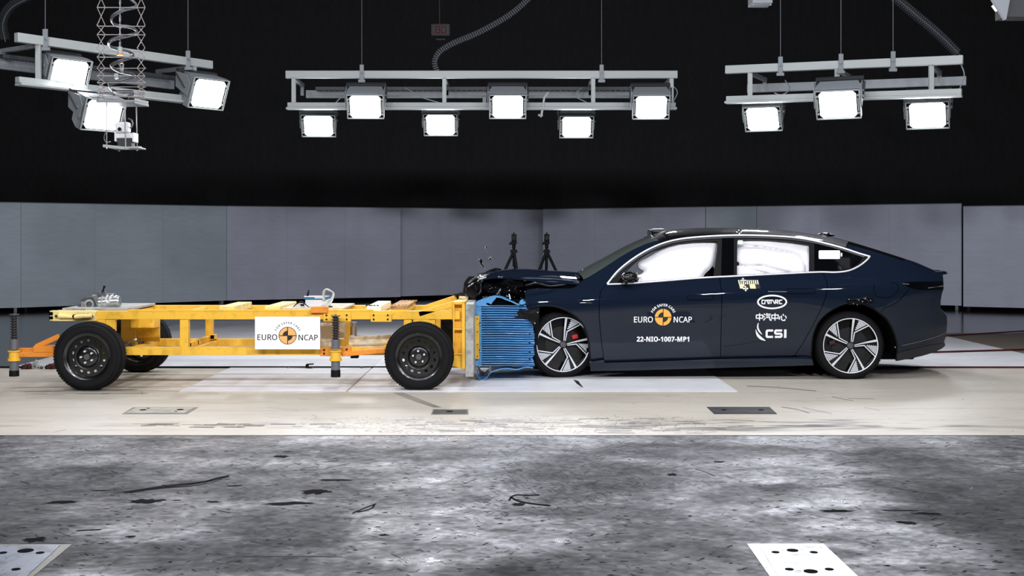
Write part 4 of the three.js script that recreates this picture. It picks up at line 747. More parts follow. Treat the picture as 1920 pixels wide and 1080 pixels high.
flank('pillar', [[1104, 519.8], ...spl([[1138, 498.2], [1173, 475.8], [1206, 459.2], [1234, 450.5]], 4), [1240, 457.2], ...rev(cut(TOPC, 1139.5, 1238)).map(([x, y]) => [x - 0.2, y - 0.8]), [1139, 531.6], [1121, 509.8]], M.paint, { cell: 0.02 });
{ // rear face across the car
  const e = [[1768, 511.5], [1769, 528], [1769, 541.5], [1766, 551], [1763.5, 566], [1764, 579], [1775, 592], [1776, 605], [1773, 633], [1770, 641], [1771.7, 648.7], [1753, 659.7], [1728, 667.5]].map(([x, y]) => { const p = P(x, y); return surf(p[0] - 0.003, p[1]); });
  const pos = [], m = 16, at = (a, k) => { const s = 1 - 2 * k / m; return [a[0] + 0.13 * (1 - s * s), a[1], CARZ + s * (a[2] - CARZ)]; };
  for (let i = 0; i + 1 < e.length; i++) for (let k = 0; k < m; k++) { const a = at(e[i], k), b = at(e[i], k + 1), c = at(e[i + 1], k), d = at(e[i + 1], k + 1); pos.push(...a, ...c, ...b, ...b, ...c, ...d); }
  const g = new THREE.BufferGeometry(); g.setAttribute('position', new THREE.Float32BufferAttribute(pos, 3));
  obj('tail_panel', toCreasedNormals(g, 0.6), M.paint, car);
}
// airbags hanging behind the side windows
const pillow = (x, y, s) => 0.012 * fbm(x * 9, y * 9, s, 3) + 0.006 * fbm(x * 26, y * 18, s + 4, 2);
const nearEdge = (poly, x, y) => { let b = 1e9; for (let i = 0; i < poly.length; i++) { const a = poly[i], c = poly[(i + 1) % poly.length], L = (c[0] - a[0]) ** 2 + (c[1] - a[1]) ** 2 || 1e-9, t = clamp(((x - a[0]) * (c[0] - a[0]) + (y - a[1]) * (c[1] - a[1])) / L, 0, 1); b = Math.min(b, Math.hypot(x - a[0] - t * (c[0] - a[0]), y - a[1] - t * (c[1] - a[1]))); } return b; };
const AIR_F = [...spl([[1196, 531], [1199, 522], [1194, 517.5], [1204, 514], [1208, 508], [1200, 503], [1196.5, 497], [1198, 492], [1218, 481], [1240, 464], [1262, 453], [1290, 447], [1320, 447], [1340, 449], [1346, 454], [1345.5, 462], [1341, 484], [1334, 502], [1322, 514], [1316, 527]], 3), [1316, 534], [1196, 538]];
const AIR_R = [[1377, 444], [1440, 443], [1490, 449], [1523, 455], [1524, 520], [1377, 524]];
{
  const pf = PP(AIR_F, -0.1), pr = PP(AIR_R, -0.1);
  const dimples = [[1272, 488], [1305, 481], [1249, 511]].map(([x, y]) => P(x, y, -0.06));
  obj('side_airbag', sheetGeo(pf, { off: (x, y) => -0.13 + 0.075 * (1 - Math.exp(-nearEdge(pf, x, y) / 0.035)) + pillow(x, y, 501) - dimples.reduce((s, d) => s + 0.02 * Math.exp(-(((x - d[0]) / 0.05) ** 2 + ((y - d[1]) / 0.022) ** 2)), 0), cell: 0.012, rim: 0.08 }), M.airbag, car, true);
  const fold = PP(spl([[1376, 466], [1390, 462], [1420, 462], [1450, 467], [1490, 476], [1505, 485], [1513, 500], [1515, 520]], 5), -0.06), fold2 = PP(spl([[1376, 494], [1400, 499], [1430, 498], [1450, 504], [1480, 512]], 5), -0.06), fold3 = PP(spl([[1400, 500], [1420, 508], [1440, 514]], 4), -0.06);
  const dl = (l, x, y) => { let b = 1e9; for (let i = 0; i + 1 < l.length; i++) { const a = l[i], c = l[i + 1], L = (c[0] - a[0]) ** 2 + (c[1] - a[1]) ** 2, t = clamp(((x - a[0]) * (c[0] - a[0]) + (y - a[1]) * (c[1] - a[1])) / L, 0, 1); b = Math.min(b, Math.hypot(x - a[0] - t * (c[0] - a[0]), y - a[1] - t * (c[1] - a[1]))); } return b; };
  obj('side_airbag', sheetGeo(pr, { off: (x, y) => -0.11 + 0.05 * (1 - Math.exp(-nearEdge(pr, x, y) / 0.05)) + pillow(x, y, 521) - 0.075 * Math.exp(-dl(fold, x, y) / 0.02) - 0.05 * Math.exp(-dl(fold2, x, y) / 0.012) - 0.04 * Math.exp(-dl(fold3, x, y) / 0.01), cell: 0.012, rim: 0.06 }), M.airbag, car, true);
  obj('headrest', [box(P(1383, 495)[0], P(1389, 495)[0], P(1386, 499)[1], P(1386, 491)[1], CARZ + 0.72, CARZ + 0.75, 0.01)], M.black, car);
}
obj('dashboard', [box(0.85, 1.35, 0.72, 1.0, CARZ - 0.7, CARZ + 0.7, 0.06), box(0.62, 0.95, 0.9, 0.98, CARZ - 0.68, CARZ + 0.68, 0.03)], M.blackMatte, car);
for (const s of [1, -1]) for (const x of [1.95, 2.95]) obj('seat', [box(x - 0.5, x, 0.45, 0.6, CARZ + s * 0.38 - 0.24, CARZ + s * 0.38 + 0.24, 0.05), bar([x - 0.02, 0.5, CARZ + s * 0.38], [x + 0.22, 1.2, CARZ + s * 0.38], 0.14, 0.46, 0.05), box(x + 0.14, x + 0.26, 1.2, 1.36, CARZ + s * 0.38 - 0.13, CARZ + s * 0.38 + 0.13, 0.04)], M.black, car);
obj('parcel_shelf', [box(3.3, 4.2, 0.95, 1.0, CARZ - 0.66, CARZ + 0.66, 0.01), box(0.8, 3.3, 0.28, 0.32, CARZ - 0.8, CARZ + 0.8, 0)], M.blackMatte, car);
obj('cowl', [tube([W(1086, 525, 13.16), W(1080, 519, 13.4), W(1077, 514, 13.9), W(1084, 516, 14.4), W(1092, 519, 14.75)], 0.02, 6, 8)], M.blackMatte, car);
obj('wiper', [bar(W(1098, 519, 13.2), W(1092, 506, 13.9), 0.015, 0.02)], M.black, car);
// door mirror
{
  const c = W(1180, 518, 12.84);
  const mir = obj('door_mirror', [new THREE.SphereGeometry(1, 28, 18).scale(0.085, 0.052, 0.1).translate(c[0], c[1], c[2]), box(c[0] - 0.06, c[0] + 0.05, c[1] - 0.07, c[1] - 0.035, c[2] - 0.12, c[2] + 0.05, 0.012), bar([c[0] - 0.03, c[1] - 0.055, c[2]], [c[0] - 0.06, c[1] - 0.075, c[2] - 0.2], 0.07, 0.03, 0.01)], M.blackGloss, car);
  obj('mirror_glass', new THREE.CylinderGeometry(0.048, 0.048, 0.004, 24).rotateZ(Math.PI / 2).scale(1, 0.95, 1.8).translate(c[0] + 0.078, c[1], c[2]), M.greyPlate, mir);
  obj('indicator', box(c[0] - 0.075, c[0] + 0.02, c[1] - 0.006, c[1] + 0.004, c[2] + 0.085, c[2] + 0.098, 0.003), M.chrome, mir);
  const c2 = [c[0], c[1], 2 * CARZ - c[2]];
  obj('door_mirror', [new THREE.SphereGeometry(1, 24, 14).scale(0.1, 0.06, 0.11).translate(...c2), bar([c2[0] - 0.03, c2[1] - 0.055, c2[2]], [c2[0] - 0.06, c2[1] - 0.08, c2[2] + 0.2], 0.07, 0.03, 0.01)], M.paint, car);
}
// handles, flap, seams and slots
const rounded = (x0, x1, y0, y1, r) => { const o = []; for (const [cx, cy, a0] of [[x1 - r, y0 + r, -90], [x1 - r, y1 - r, 0], [x0 + r, y1 - r, 90], [x0 + r, y0 + r, 180]]) for (let i = 0; i <= 4; i++) { const a = (a0 + i * 22.5) * Math.PI / 180; o.push([cx + Math.cos(a) * r, cy + Math.sin(a) * r]); } return o; };
const lineOn = (pts, r = 0.0028, off = 0.0) => tube(pts.map(([x, y]) => { const p = P(x, y, off); return surf(p[0], p[1], off); }), r, 2, 5);
for (const [x0, x1, y0, y1, door] of [[1289, 1336, 554, 561.5, frontDoor], [1474, 1528, 542.2, 549.6, rearDoor]]) {
  const o = rounded(x0, x1, y0, y1, 2.5);
  const h = obj('handle', sheetGeo(PP(o), { off: 0.004, rim: 0.006, cell: 0.02 }), M.paint, door, true);
  ORIGIN.set(h, ORIGIN.get(car));
  obj('handle_seam', lineOn([...rounded(x0 - 0.7, x1 + 0.7, y0 - 0.7, y1 + 0.7, 3), [x1 + 0.7 - 3, y0 - 0.7]], 0.003), M.blackMatte, door);
}
obj('shoulder_highlight', [lineOn([[1440, 546.5], [1475, 546.8]], 0.005, 0.004)], M.chrome, rearDoor);  // chrome line standing in for a lamp highlight on the shoulder
obj('charge_flap', sheetGeo(PP([...spl([[1640, 532], [1640, 545], [1644, 553.5], [1652, 556.5], [1668, 555.5], [1677, 549.5], [1683, 540.5], [1679, 533.5], [1668, 530.5], [1655, 530.5]], 3)]), { off: 0.003, rim: 0.008, cell: 0.02 }), M.paint, quarter, true);
obj('flap_seam', lineOn(spl([[1638.5, 531], [1638.5, 546], [1643, 555], [1652, 558], [1669, 557], [1679, 550.5], [1685, 541], [1681, 532], [1669, 529]], 3), 0.003), M.blackMatte, quarter);
obj('fender_slot', [lineOn([[1086, 568], [1110, 568]], 0.012, 0.0)], M.blackGloss, fender);
obj('slot_highlight', [lineOn([[1088, 567.5], [1098, 567.3]], 0.004, 0.012)], M.chrome, fender);  // bright line put in as the highlight on the dark fender slot
obj('bumper_strip', lineOn(spl([[1690, 648], [1720, 641], [1750, 633], [1765, 627.5], [1773, 623]], 3), 0.004, 0.003), M.chrome, rearBumper);
obj('bumper_cladding', sheetGeo(PP([...spl([[1682, 662], [1710, 655], [1740, 648.5], [1769, 643]], 3), [1771.5, 648.7], [1765, 654], [1753, 659.7], [1728, 667.5], [1682, 676.6]]), { off: 0.006, rim: 0.01 }), std(0x1d1e22, 0.5), rearBumper, true);
obj('lamp_bar', lineOn([[1692, 531.5], [1704, 532.5]], 0.006, 0.006), M.chrome, car);
obj('lamp_bar', lineOn([[1740, 540], [1769, 536]], 0.004, 0.006), M.steel, car);
obj('arch_trim', [tube(ARCH_R.map(([x, y]) => { const p = P(x, y); return surf(p[0], p[1], -0.012); }), 0.014, 2, 6), tube(ARCH_F.map(([x, y]) => { const p = P(x, y); return surf(p[0], p[1], -0.012); }), 0.014, 2, 6)], M.black, car);
liner(0.545, 0.44, 'wheel_liner'); liner(3.62, 0.46, 'wheel_liner');
{ // torn sensor bracket over the rear arch
  const q = (x, y, o) => { const p = P(x, y); return surf(p[0], p[1], o); };
  obj('sensor_bracket', [bar(q(1588, 564, 0.02), q(1632, 560, 0.03), 0.03, 0.02), bar(q(1590, 570, 0.02), q(1618, 566, 0.03), 0.02, 0.02), bar(q(1612, 566, 0.03), q(1638, 578, 0.02), 0.018, 0.015), cyl(q(1592, 560, 0.03), q(1592, 571, 0.03), 0.012), cyl(q(1622, 557, 0.03), q(1628, 565, 0.03), 0.014), bar(q(1604, 560, 0.03), q(1610, 571, 0.03), 0.02, 0.02), bar(q(1630, 558, 0.03), q(1636, 566, 0.03), 0.02, 0.02)], M.blackGloss, car);
  obj('bracket_screw', [[1590, 561], [1598, 569], [1608, 562], [1620, 560], [1630, 563], [1605, 571], [1615, 565]].map(([x, y]) => ball(q(x, y, 0.045), 0.006, 8)), M.steel, car);
}
// roof sensors
obj('roof_sensor', [(() => { const a = W(1219, 443, 13.75), b = W(1250, 430, 13.75); return box(a[0], b[0], a[1] - 0.02, b[1] + 0.005, CARZ - 0.16, CARZ + 0.18, 0.03); })(), bar(W(1219, 442, 13.72), W(1221, 430.5, 13.72), 0.025, 0.03, 0.008)], M.blackGloss, car);
obj('sensor_trim', [bar(W(1226, 430, 13.7), W(1243, 429.5, 13.7), 0.008, 0.01), bar(W(1238, 440, 13.5), W(1256, 434, 13.4), 0.012, 0.02), bar(W(1221, 431, 13.7), W(1220, 440, 13.7), 0.01, 0.01), bar(W(1220, 441, 13.7), W(1226, 443.5, 13.6), 0.012, 0.012), cyl(W(1244, 442, 13.45), W(1252, 441, 13.4), 0.018, 0.014)], M.chrome, car);
obj('roof_sensor', [new THREE.SphereGeometry(1, 16, 10).scale(0.085, 0.035, 0.06).translate(...W(1546, 441.5, 13.85)), box(W(1560, 0, 13.85)[0], W(1566, 0, 13.85)[0], 1.52, 1.545, CARZ, CARZ + 0.04, 0.005)], M.blackGloss, car);
// crushed engine bay
{
  const lump = (c, r, s, k) => { const g = new THREE.SphereGeometry(1, 26, 18), p = g.attributes.position; for (let i = 0; i < p.count; i++) { const x = p.getX(i), y = p.getY(i), z = p.getZ(i), n = 1 + k * (fbm(x * 3 + 9, y * 3 + z * 2.3 + 5, s, 3) - 0.5) * 2; p.setXYZ(i, c[0] + x * r[0] * n, c[1] + y * r[1] * n, c[2] + z * r[2] * n); } g.computeVertexNormals(); return toCreasedNormals(g.toNonIndexed(), 0.35); };
  const old = seed; seed = 31;
  obj('engine_bay', [lump(W(955, 545, 13.4), [0.26, 0.15, 0.42], 601, 0.5), lump(W(925, 546, 13.35), [0.22, 0.12, 0.4], 603, 0.4), lump(W(901, 549, 13.5), [0.1, 0.1, 0.45], 607, 0.35), lump(W(1040, 545, 13.5), [0.4, 0.14, 0.45], 609, 0.3), lump(W(930, 555, 14.3), [0.4, 0.3, 0.4], 611, 0.4), box(-0.25, 0.3, 0.25, 0.85, CARZ - 0.8, CARZ - 0.05, 0.05)], M.blackMatte, car);
  const nose = [[874, 538], [879, 531.5], [886, 526.5], [895, 521.5], [902, 522], [900, 540], [894, 554], [889, 560], [884, 558.5], [878, 553.5], [875, 547]].map(([x, y]) => { const p = W(x, y, 13.05); return [p[0], p[1]]; });
  obj('bonnet_edge', slab(nose, 1.3, 0.012).translate(0, 0, CAMZ - 13.05 - 1.3), M.blackGloss, car);
  obj('edge_trim', [bar(W(877, 538, 13.02), W(888, 531, 13.02), 0.012, 0.012), bar(W(908, 517, 13.05), W(917, 514.5, 13.05), 0.012, 0.02), bar(W(935, 520, 13.02), W(943, 519.5, 13.02), 0.016, 0.012)], M.chrome, car);
  const shards = [];
  for (let i = 0; i < 46; i++) { const c = W(rr(892, 985), rr(532, 566), rr(12.95, 13.25)), a = [rr(-0.09, 0.09), rr(-0.05, 0.05), rr(-0.06, 0.06)], b = [rr(-0.05, 0.05), rr(-0.06, 0.06), rr(-0.06, 0.06)]; const t = new THREE.BufferGeometry(); const q = [[0, 0, 0], a, b, [a[0] * 0.5 + b[0] * 0.5 + 0.01, a[1] * 0.5 + b[1] * 0.5, a[2] * 0.5 + b[2] * 0.5 + 0.02]].map((v) => [c[0] + v[0], c[1] + v[1], c[2] + v[2]]); t.setAttribute('position', new THREE.Float32BufferAttribute([...q[0], ...q[1], ...q[3], ...q[0], ...q[3], ...q[2], ...q[1], ...q[2], ...q[3], ...q[0], ...q[2], ...q[1]], 3)); t.computeVertexNormals(); shards.push(t); }
  obj('crushed_panel', shards, M.blackGloss, car);
  const bits = []; for (let i = 0; i < 40; i++) bits.push(ball(W(rr(915, 985), rr(538, 572), rr(12.92, 13.0)), rr(0.003, 0.008), 7));
  for (const [x, y, a, b] of [[897, 520, 908, 518], [900, 523, 912, 520], [896, 527, 899, 523], [903, 522, 904, 530], [899, 516, 900, 520], [935, 547, 939, 541], [955, 552, 958, 561], [950, 554, 955, 556]]) bits.push(cyl(W(x, y, 12.95), W(a, b, 12.93), 0.012, 0.009, 8));
  obj('metal_scrap', bits, M.chrome, car);
  each('hose', [tube([W(890, 535, 13), W(896, 552, 12.95), W(902, 545, 12.95), W(900, 530, 13)], 0.012), tube([W(905, 558, 12.95), W(925, 556, 12.93), W(938, 547, 12.95), W(939, 541, 13)], 0.014), tube([W(985, 535, 13.0), W(1005, 531, 13.0), W(1030, 536, 13.0), W(1060, 534, 13.05)], 0.012)], M.blackGloss, car);
  obj('fender_liner', sheetGeo(PP([[963, 594], [975, 577], [985, 580], [1003, 577], [1009, 590], [1004, 600], [1000, 612], [994, 600], [984, 595]]), { off: (x, y) => 0.16 + 0.03 * (fbm(x * 14, y * 14, 631, 3) - 0.5), rim: 0.02, cell: 0.02 }), M.black, car, true);
  obj('liner_clip', [[1000, 588], [1005, 596], [1008, 586], [1003, 606]].map(([x, y]) => ball(W(x, y, 12.82), 0.009, 8)), M.steel, car);
  obj('inner_fender', sheetGeo(PP([[984, 546], [1000, 545], [1012, 574], [1009, 640], [1004, 690], [1002, 600], [986, 580]]), { off: -0.02, rim: 0.05 }), M.black, car, true);
  seed = old;
}
// wheels: twin spokes with five fans of thin bars
function alloyWheel(x, y, zFace, side, steer, r = 0.36) {
  const g0 = (g) => { const h = g; h.scale(r / 0.36, r / 0.36, 1); if (side < 0) h.rotateY(Math.PI); h.rotateY(steer); return h.translate(x, y, zFace - side * 0.02); };
  const wheel = obj('wheel', [lathe([[0.298, -0.004], [0.3, 0.0], [0.296, 0.004], [0.29, 0.0], [0.284, -0.02], [0.275, -0.06], [0.27, -0.2]]), lathe([[0.0, -0.06], [0.275, -0.06]])].map(g0), M.blackGloss, car);
  obj('tyre', g0(lathe([[0.296, -0.012], [0.3, 0.001], [0.31, 0.006], [0.325, 0.004], [0.343, -0.008], [0.354, -0.024], [0.36, -0.045], [0.36, -0.2], [0.354, -0.222], [0.335, -0.242], [0.3, -0.245], [0.296, -0.23]], 72)), M.rubber, wheel);
  const tr = []; for (let i = 0; i < 80; i++) for (const [zz, o] of [[-0.045, 0], [-0.09, 0.5], [-0.16, 0]]) tr.push(g0(new THREE.BoxGeometry(0.02, 0.005, 0.04).translate(0, 0.359, zz).rotateZ((i + o) / 80 * Math.PI * 2)));
  obj('tread', tr, M.tread, wheel);
  obj('rim_ring', g0(lathe([[0.283, -0.002], [0.288, 0.004], [0.293, 0.004], [0.296, 0.0]], 72)), M.alloy, wheel);
  const k = 0.292 / 255, T = (a) => a.map(([u, v]) => [u * k, v * k]);
  for (let i = 0; i < 5; i++) {
    const parts = [];
    const poly = (pts, z = -0.012, th = 0.012) => parts.push(slab(T(pts), th, 0.0008).translate(0, 0, z));
    poly([[3, 36], [9, 36], [18, 120], [40, 252], [20, 254], [10, 150]]);
    poly([[16, 34], [22, 34], [40, 118], [176, 186], [171, 193], [33, 124]]);
    for (let j = 0; j < 5; j++) {
      const sx = mix(42, 76, j / 4.4), sy = mix(146, 226, j / 4.4), ux = 0.888, uy = 0.46, dt = sx * ux + sy * uy, t = -dt + Math.sqrt(Math.max(0, dt * dt - (sx * sx + sy * sy - 244 * 244))), ex = sx + ux * t, ey = sy + uy * t, nx = -uy * 3.5, ny = ux * 3.5;
      poly([[sx + nx, sy + ny], [sx - nx, sy - ny], [ex - nx, ey - ny], [ex + nx, ey + ny]], -0.014);
    }
    obj('spoke', parts.map((g) => g0(g.rotateZ(i * Math.PI * 2 / 5))), M.alloy, wheel);
    const back = [slab(T([[2, 30], [24, 30], [42, 116], [182, 188], [140, 214], [98, 234], [40, 252], [18, 254], [6, 120]]), 0.02).translate(0, 0, -0.036).rotateZ(i * Math.PI * 2 / 5)];
    obj('spoke_back', back.map(g0), M.blackGloss, wheel);
  }
  obj('hub_cap', [cyl([0, 0, -0.04], [0, 0, -0.004], 0.034, 0.032, 28), cyl([0, 0, -0.004], [0, 0, 0.0], 0.026, 0.02, 24)].map(g0), M.darkSteel, wheel);
  obj('brake_disc', [cyl([0, 0, -0.058], [0, 0, -0.05], 0.19, 0.19, 40)].map(g0), M.disc, wheel);
  return { wheel, g0 };
}
const WF = [(1056.5 - CX) * 13.05 / F, 0.362], WR = [(1596 - CX) * 12.97 / F, 0.358];
{
  const a = alloyWheel(WF[0], WF[1], CAMZ - 13.07, 1, 0.2), b = alloyWheel(WR[0], WR[1], CAMZ - 12.97, 1, 0);
  const cal = (w, x, y, m) => obj('brake_caliper', w.g0(new RoundedBoxGeometry(0.07, 0.05, 0.04, 2, 0.014).rotateZ(0.25).translate(x, y, -0.03)), m, w.wheel);
  cal(a, 0.135, 0.08, M.red); cal(b, -0.19, 0.03, M.caliperDark);
  alloyWheel(WF[0], WF[1], 2 * CARZ - CAMZ + 13.0, -1, 0.0); alloyWheel(WR[0], WR[1], 2 * CARZ - CAMZ + 12.97, -1, 0);
}
// ---------- printed stickers ----------
function disc(g, x, y, r, ring) {   // quartered test target
  const wedge = (a0, a1, r0, r1, c) => { g.fillStyle = c; g.beginPath(); g.arc(x, y, r1, a0, a1); g.arc(x, y, r0, a1, a0, true); g.closePath(); g.fill(); };
  if (ring) { g.fillStyle = '#16120f'; g.beginPath(); g.arc(x, y, r, 0, 7); g.fill(); }
  const R = ring ? r * 0.93 : r, o = ring ? '#f3b268' : '#efb04a', h = Math.PI / 2;
  for (let i = 0; i < 4; i++) wedge(i * h, i * h + h, 0, R, o);
  wedge(2 * h, 3 * h, 0, R * 0.6, '#1a1717'); wedge(0, h, 0, R * 0.6, '#1a1717');
  g.strokeStyle = '#16120f'; g.lineWidth = r * 0.09; g.beginPath(); g.moveTo(x - R, y); g.lineTo(x + R, y); g.moveTo(x, y - R); g.lineTo(x, y + R); g.stroke();
}
function arcText(g, text, x, y, r, a0, a1) { const widths = [...text].map((c) => g.measureText(c).width), T = widths.reduce((s, v) => s + v, 0); let u = 0; [...text].forEach((c, i) => { const a = mix(a0, a1, (u + widths[i] / 2) / T); g.save(); g.translate(x + Math.cos(a) * r, y + Math.sin(a) * r); g.rotate(a + Math.PI / 2); g.textAlign = 'center'; g.textBaseline = 'middle'; g.fillText(c, 0, 0); g.restore(); u += widths[i]; }); }
function fitText(g, text, x0, x1, base, cap, font, weight = '') { g.textAlign = 'left'; g.textBaseline = 'alphabetic'; g.font = `${weight} ${cap / 0.715}px ${font}`; const w = g.measureText(text).width; g.save(); g.translate(x0, base); g.scale((x1 - x0) / w, 1); g.fillText(text, 0, 0); g.strokeStyle = g.fillStyle; g.lineWidth = cap * 0.035; g.strokeText(text, 0, 0); g.restore(); }
{
  const t = canvasTexture(976, 496, (g, w, h) => {   // eight texels per measured pixel: columns 478-600, rows 593-655
    g.fillStyle = '#fbfbfa'; g.fillRect(0, 0, w, h); g.fillStyle = '#111';
    const X = (x) => (x - 478) * 8, Y = (y) => (y - 593) * 8;
    fitText(g, 'EURO', X(480.8), X(520.5), Y(637.4), 10.6 * 8, 'sans-serif'); fitText(g, 'NCAP', X(558.5), X(596.8), Y(638), 10.6 * 8, 'sans-serif');
    g.font = 'bold 46px sans-serif'; arcText(g, 'FOR SAFER CARS', X(539.3), Y(628.8), 24.6 * 8, -Math.PI * 0.88, -Math.PI * 0.12);
    disc(g, X(539.3), Y(629), 17 * 8, true);
  });
  const a = W(478, 594, 12.198), b = W(600, 655, 12.198);
  const g = new THREE.PlaneGeometry(b[0] - a[0] - 0.004, a[1] - b[1] - 0.004).translate((a[0] + b[0]) / 2, (a[1] + b[1]) / 2, CAMZ - 12.1985);
  obj('sign_print', g, std(0xffffff, 0.5, 0, { map: t }), trolley, true);
}
function sticker(name, x0, x1, y0, y1, scale, paint, parent, label) {
  const t = canvasTexture(Math.round((x1 - x0) * scale), Math.round((y1 - y0) * scale), (g) => { g.clearRect(0, 0, 4000, 4000); g.save(); g.scale(scale, scale); g.translate(-x0, -y0); paint(g); g.restore(); });
  t.wrapS = t.wrapT = THREE.ClampToEdgeWrapping;
  const poly = PP([[x0, y1], [x1, y1], [x1, y0], [x0, y0]]);
  const lo = P((x0 + x1) / 2, y1), hi = P((x0 + x1) / 2, y0), l = P(x0, (y0 + y1) / 2), r = P(x1, (y0 + y1) / 2);
  const m = obj(name, sheetGeo(poly, { off: 0.0025, rim: 0, cell: 0.03, uvBox: [l[0], lo[1], r[0] - l[0], hi[1] - lo[1]] }), std(0xffffff, 0.55, 0, { map: t, transparent: true }), parent, true);
  if (label) m.userData.label = label;
  return m;
}
sticker('sticker', 1184, 1302, 564, 614, 9, (g) => {
  g.fillStyle = '#f4f4f4';
  fitText(g, 'EURO', 1187.5, 1225, 603.8, 10.4, 'sans-serif'); fitText(g, 'NCAP', 1262, 1298, 603.8, 10.4, 'sans-serif');
  g.font = 'bold 6.6px sans-serif'; arcText(g, 'FOR SAFER CARS', 1243.4, 594.6, 22.6, -Math.PI * 0.88, -Math.PI * 0.12);
  disc(g, 1243.4, 594.8, 15.6, false);
}, frontDoor, 'white and amber round test target with lettering');
sticker('sticker', 1190, 1298, 626, 646, 9, (g) => { g.fillStyle = '#f4f4f4'; fitText(g, '22-NIO-1007-MP1', 1193.5, 1294, 640, 9, 'sans-serif', 'bold'); }, frontDoor, 'white test number');
sticker('sticker', 1414, 1480, 548, 644, 9, (g) => {
  g.strokeStyle = g.fillStyle = '#f6f6f6'; g.lineWidth = 3; g.lineJoin = 'round';
  g.beginPath(); g.ellipse(1447, 566, 26.6, 12, 0, 0, 7); g.stroke();
  g.lineWidth = 1.9; const L = (...p) => { g.beginPath(); p.forEach((q, i) => (i ? g.lineTo(...q) : g.moveTo(...q))); g.stroke(); };
  // squared letters C A T A R C
  L([1433, 562.6], [1428, 562.6], [1428, 569.2], [1433.5, 569.2], [1433.5, 566]); L([1433.5, 566], [1435, 562.6], [1437, 562.6], [1440, 569.5]); L([1438, 562.6], [1444.5, 562.6]); L([1441.5, 562.6], [1441.5, 569.8]); L([1445, 569.5], [1445, 562.6], [1448, 562.6], [1452, 569.5]); L([1453, 569.5], [1453, 562.6], [1458, 562.6], [1458, 566], [1454, 566], [1458.5, 569.5]); L([1466, 562.6], [1461, 562.6], [1461, 569.2], [1466, 569.2]);
  g.lineWidth = 2;
  // four characters of the institute's name
  const zhong = (x) => { g.strokeRect(x + 1, 590.5, 12, 6); L([x + 7, 587], [x + 7, 601]); };
  zhong(1417); zhong(1446);
  L([1432, 588], [1434.5, 590]); L([1431.5, 592.5], [1434, 594.3]); L([1431.5, 600.5], [1435, 596]); L([1438, 587], [1436, 591]); L([1437, 589], [1445, 589]); L([1437, 592], [1444, 592]); L([1436, 595], [1443, 595], [1443.5, 599.5], [1446, 600.5], [1446, 598]);
  L([1462.5, 593], [1461, 599]); L([1465, 591.5], [1465.5, 599], [1467.5, 600.5], [1471.5, 600.5], [1472, 598]); L([1467.5, 588.5], [1469.5, 592]); L([1472, 591.5], [1474.5, 596.5]);
  // letters and leaf mark
  g.beginPath(); g.moveTo(1422, 605); g.bezierCurveTo(1417, 612, 1420, 622, 1430, 627.5); g.bezierCurveTo(1426, 620, 1420, 615, 1423, 605.5); g.fill();
  g.beginPath(); g.moveTo(1417.5, 616.5); g.bezierCurveTo(1416, 630, 1424, 638, 1437, 639); g.bezierCurveTo(1430, 632, 1421, 628, 1417.5, 616.5); g.fill();
  g.lineWidth = 4; g.lineJoin = 'miter'; L([1450, 619.5], [1439.5, 619.5], [1438, 621], [1438, 630], [1439.5, 631.5], [1450, 631.5]); L([1467, 619.5], [1455.5, 619.5], [1454, 621], [1454, 624], [1455.5, 625.5], [1464.5, 625.5], [1466, 627], [1466, 630], [1464.5, 631.5], [1453.5, 631.5]); g.lineWidth = 4.6; L([1473, 617.5], [1473, 633.5]);
}, rearDoor, 'white institute emblems and lettering');
sticker('sticker', 1380, 1428, 519, 548, 8, (g) => {
  g.fillStyle = '#0b0b0c'; g.save(); g.transform(1, 0, 0.12, 1, -64, 0); g.fillRect(1385, 525, 39, 16);
  g.fillStyle = '#f3efc9'; for (let i = 0; i < 10; i++) g.fillRect(1385.5 + i * 3.9, 525, 2, 8); g.fillStyle = '#efe9a0'; g.fillRect(1386, 533, 9.5, 8); g.fillRect(1405, 533, 10.5, 8); g.restore();
  for (const [x, y] of [[1394, 526], [1397, 541]]) { g.fillStyle = '#0b0b0c'; g.beginPath(); g.arc(x, y, 5, 0, 7); g.fill(); g.fillStyle = '#f5f5f0'; for (const [a, b] of [[0, -3.4], [-3.4, 0], [3.4, 0], [0, 3.4], [0, 0]]) { g.beginPath(); g.arc(x + a, y + b, 1.5, 0, 7); g.fill(); } }
}, rearDoor, 'black and cream measuring scale with two targets');
sticker('sticker', 1378, 1394, 427, 441, 8, (g) => { g.fillStyle = '#0b0b0c'; g.beginPath(); g.arc(1385.5, 434.5, 5.5, 0, 7); g.fill(); g.fillStyle = '#f5f5f0'; for (const [a, b] of [[0, -2.8], [-4, 0.4], [4, 0.4], [0.6, 3]]) { g.beginPath(); g.arc(1385.5 + a, 434.5 + b, 1.3, 0, 7); g.fill(); } }, car, 'small round target above the rear door');
obj('sticker', sheetGeo(PP(rounded(1535, 1575, 469.5, 485.5, 2)), { off: 0.003, rim: 0.003, cell: 0.03 }), std(0xffffff, 0.7), car, true).userData.label = 'white rectangular sticker on the quarter window';
obj('sticker', sheetGeo(PP(rounded(1576.5, 1579, 474, 481, 1)), { off: 0.003, rim: 0.003, cell: 0.03 }), M.white, car, true);
obj('sticker', sheetGeo(PP(rounded(1383.5, 1393, 450.5, 458, 1.5)), { off: -0.004, rim: 0.002, cell: 0.03 }), std(0xcfe6e2, 0.6), car, true).userData.label = 'pale green square in the corner of the rear side window';

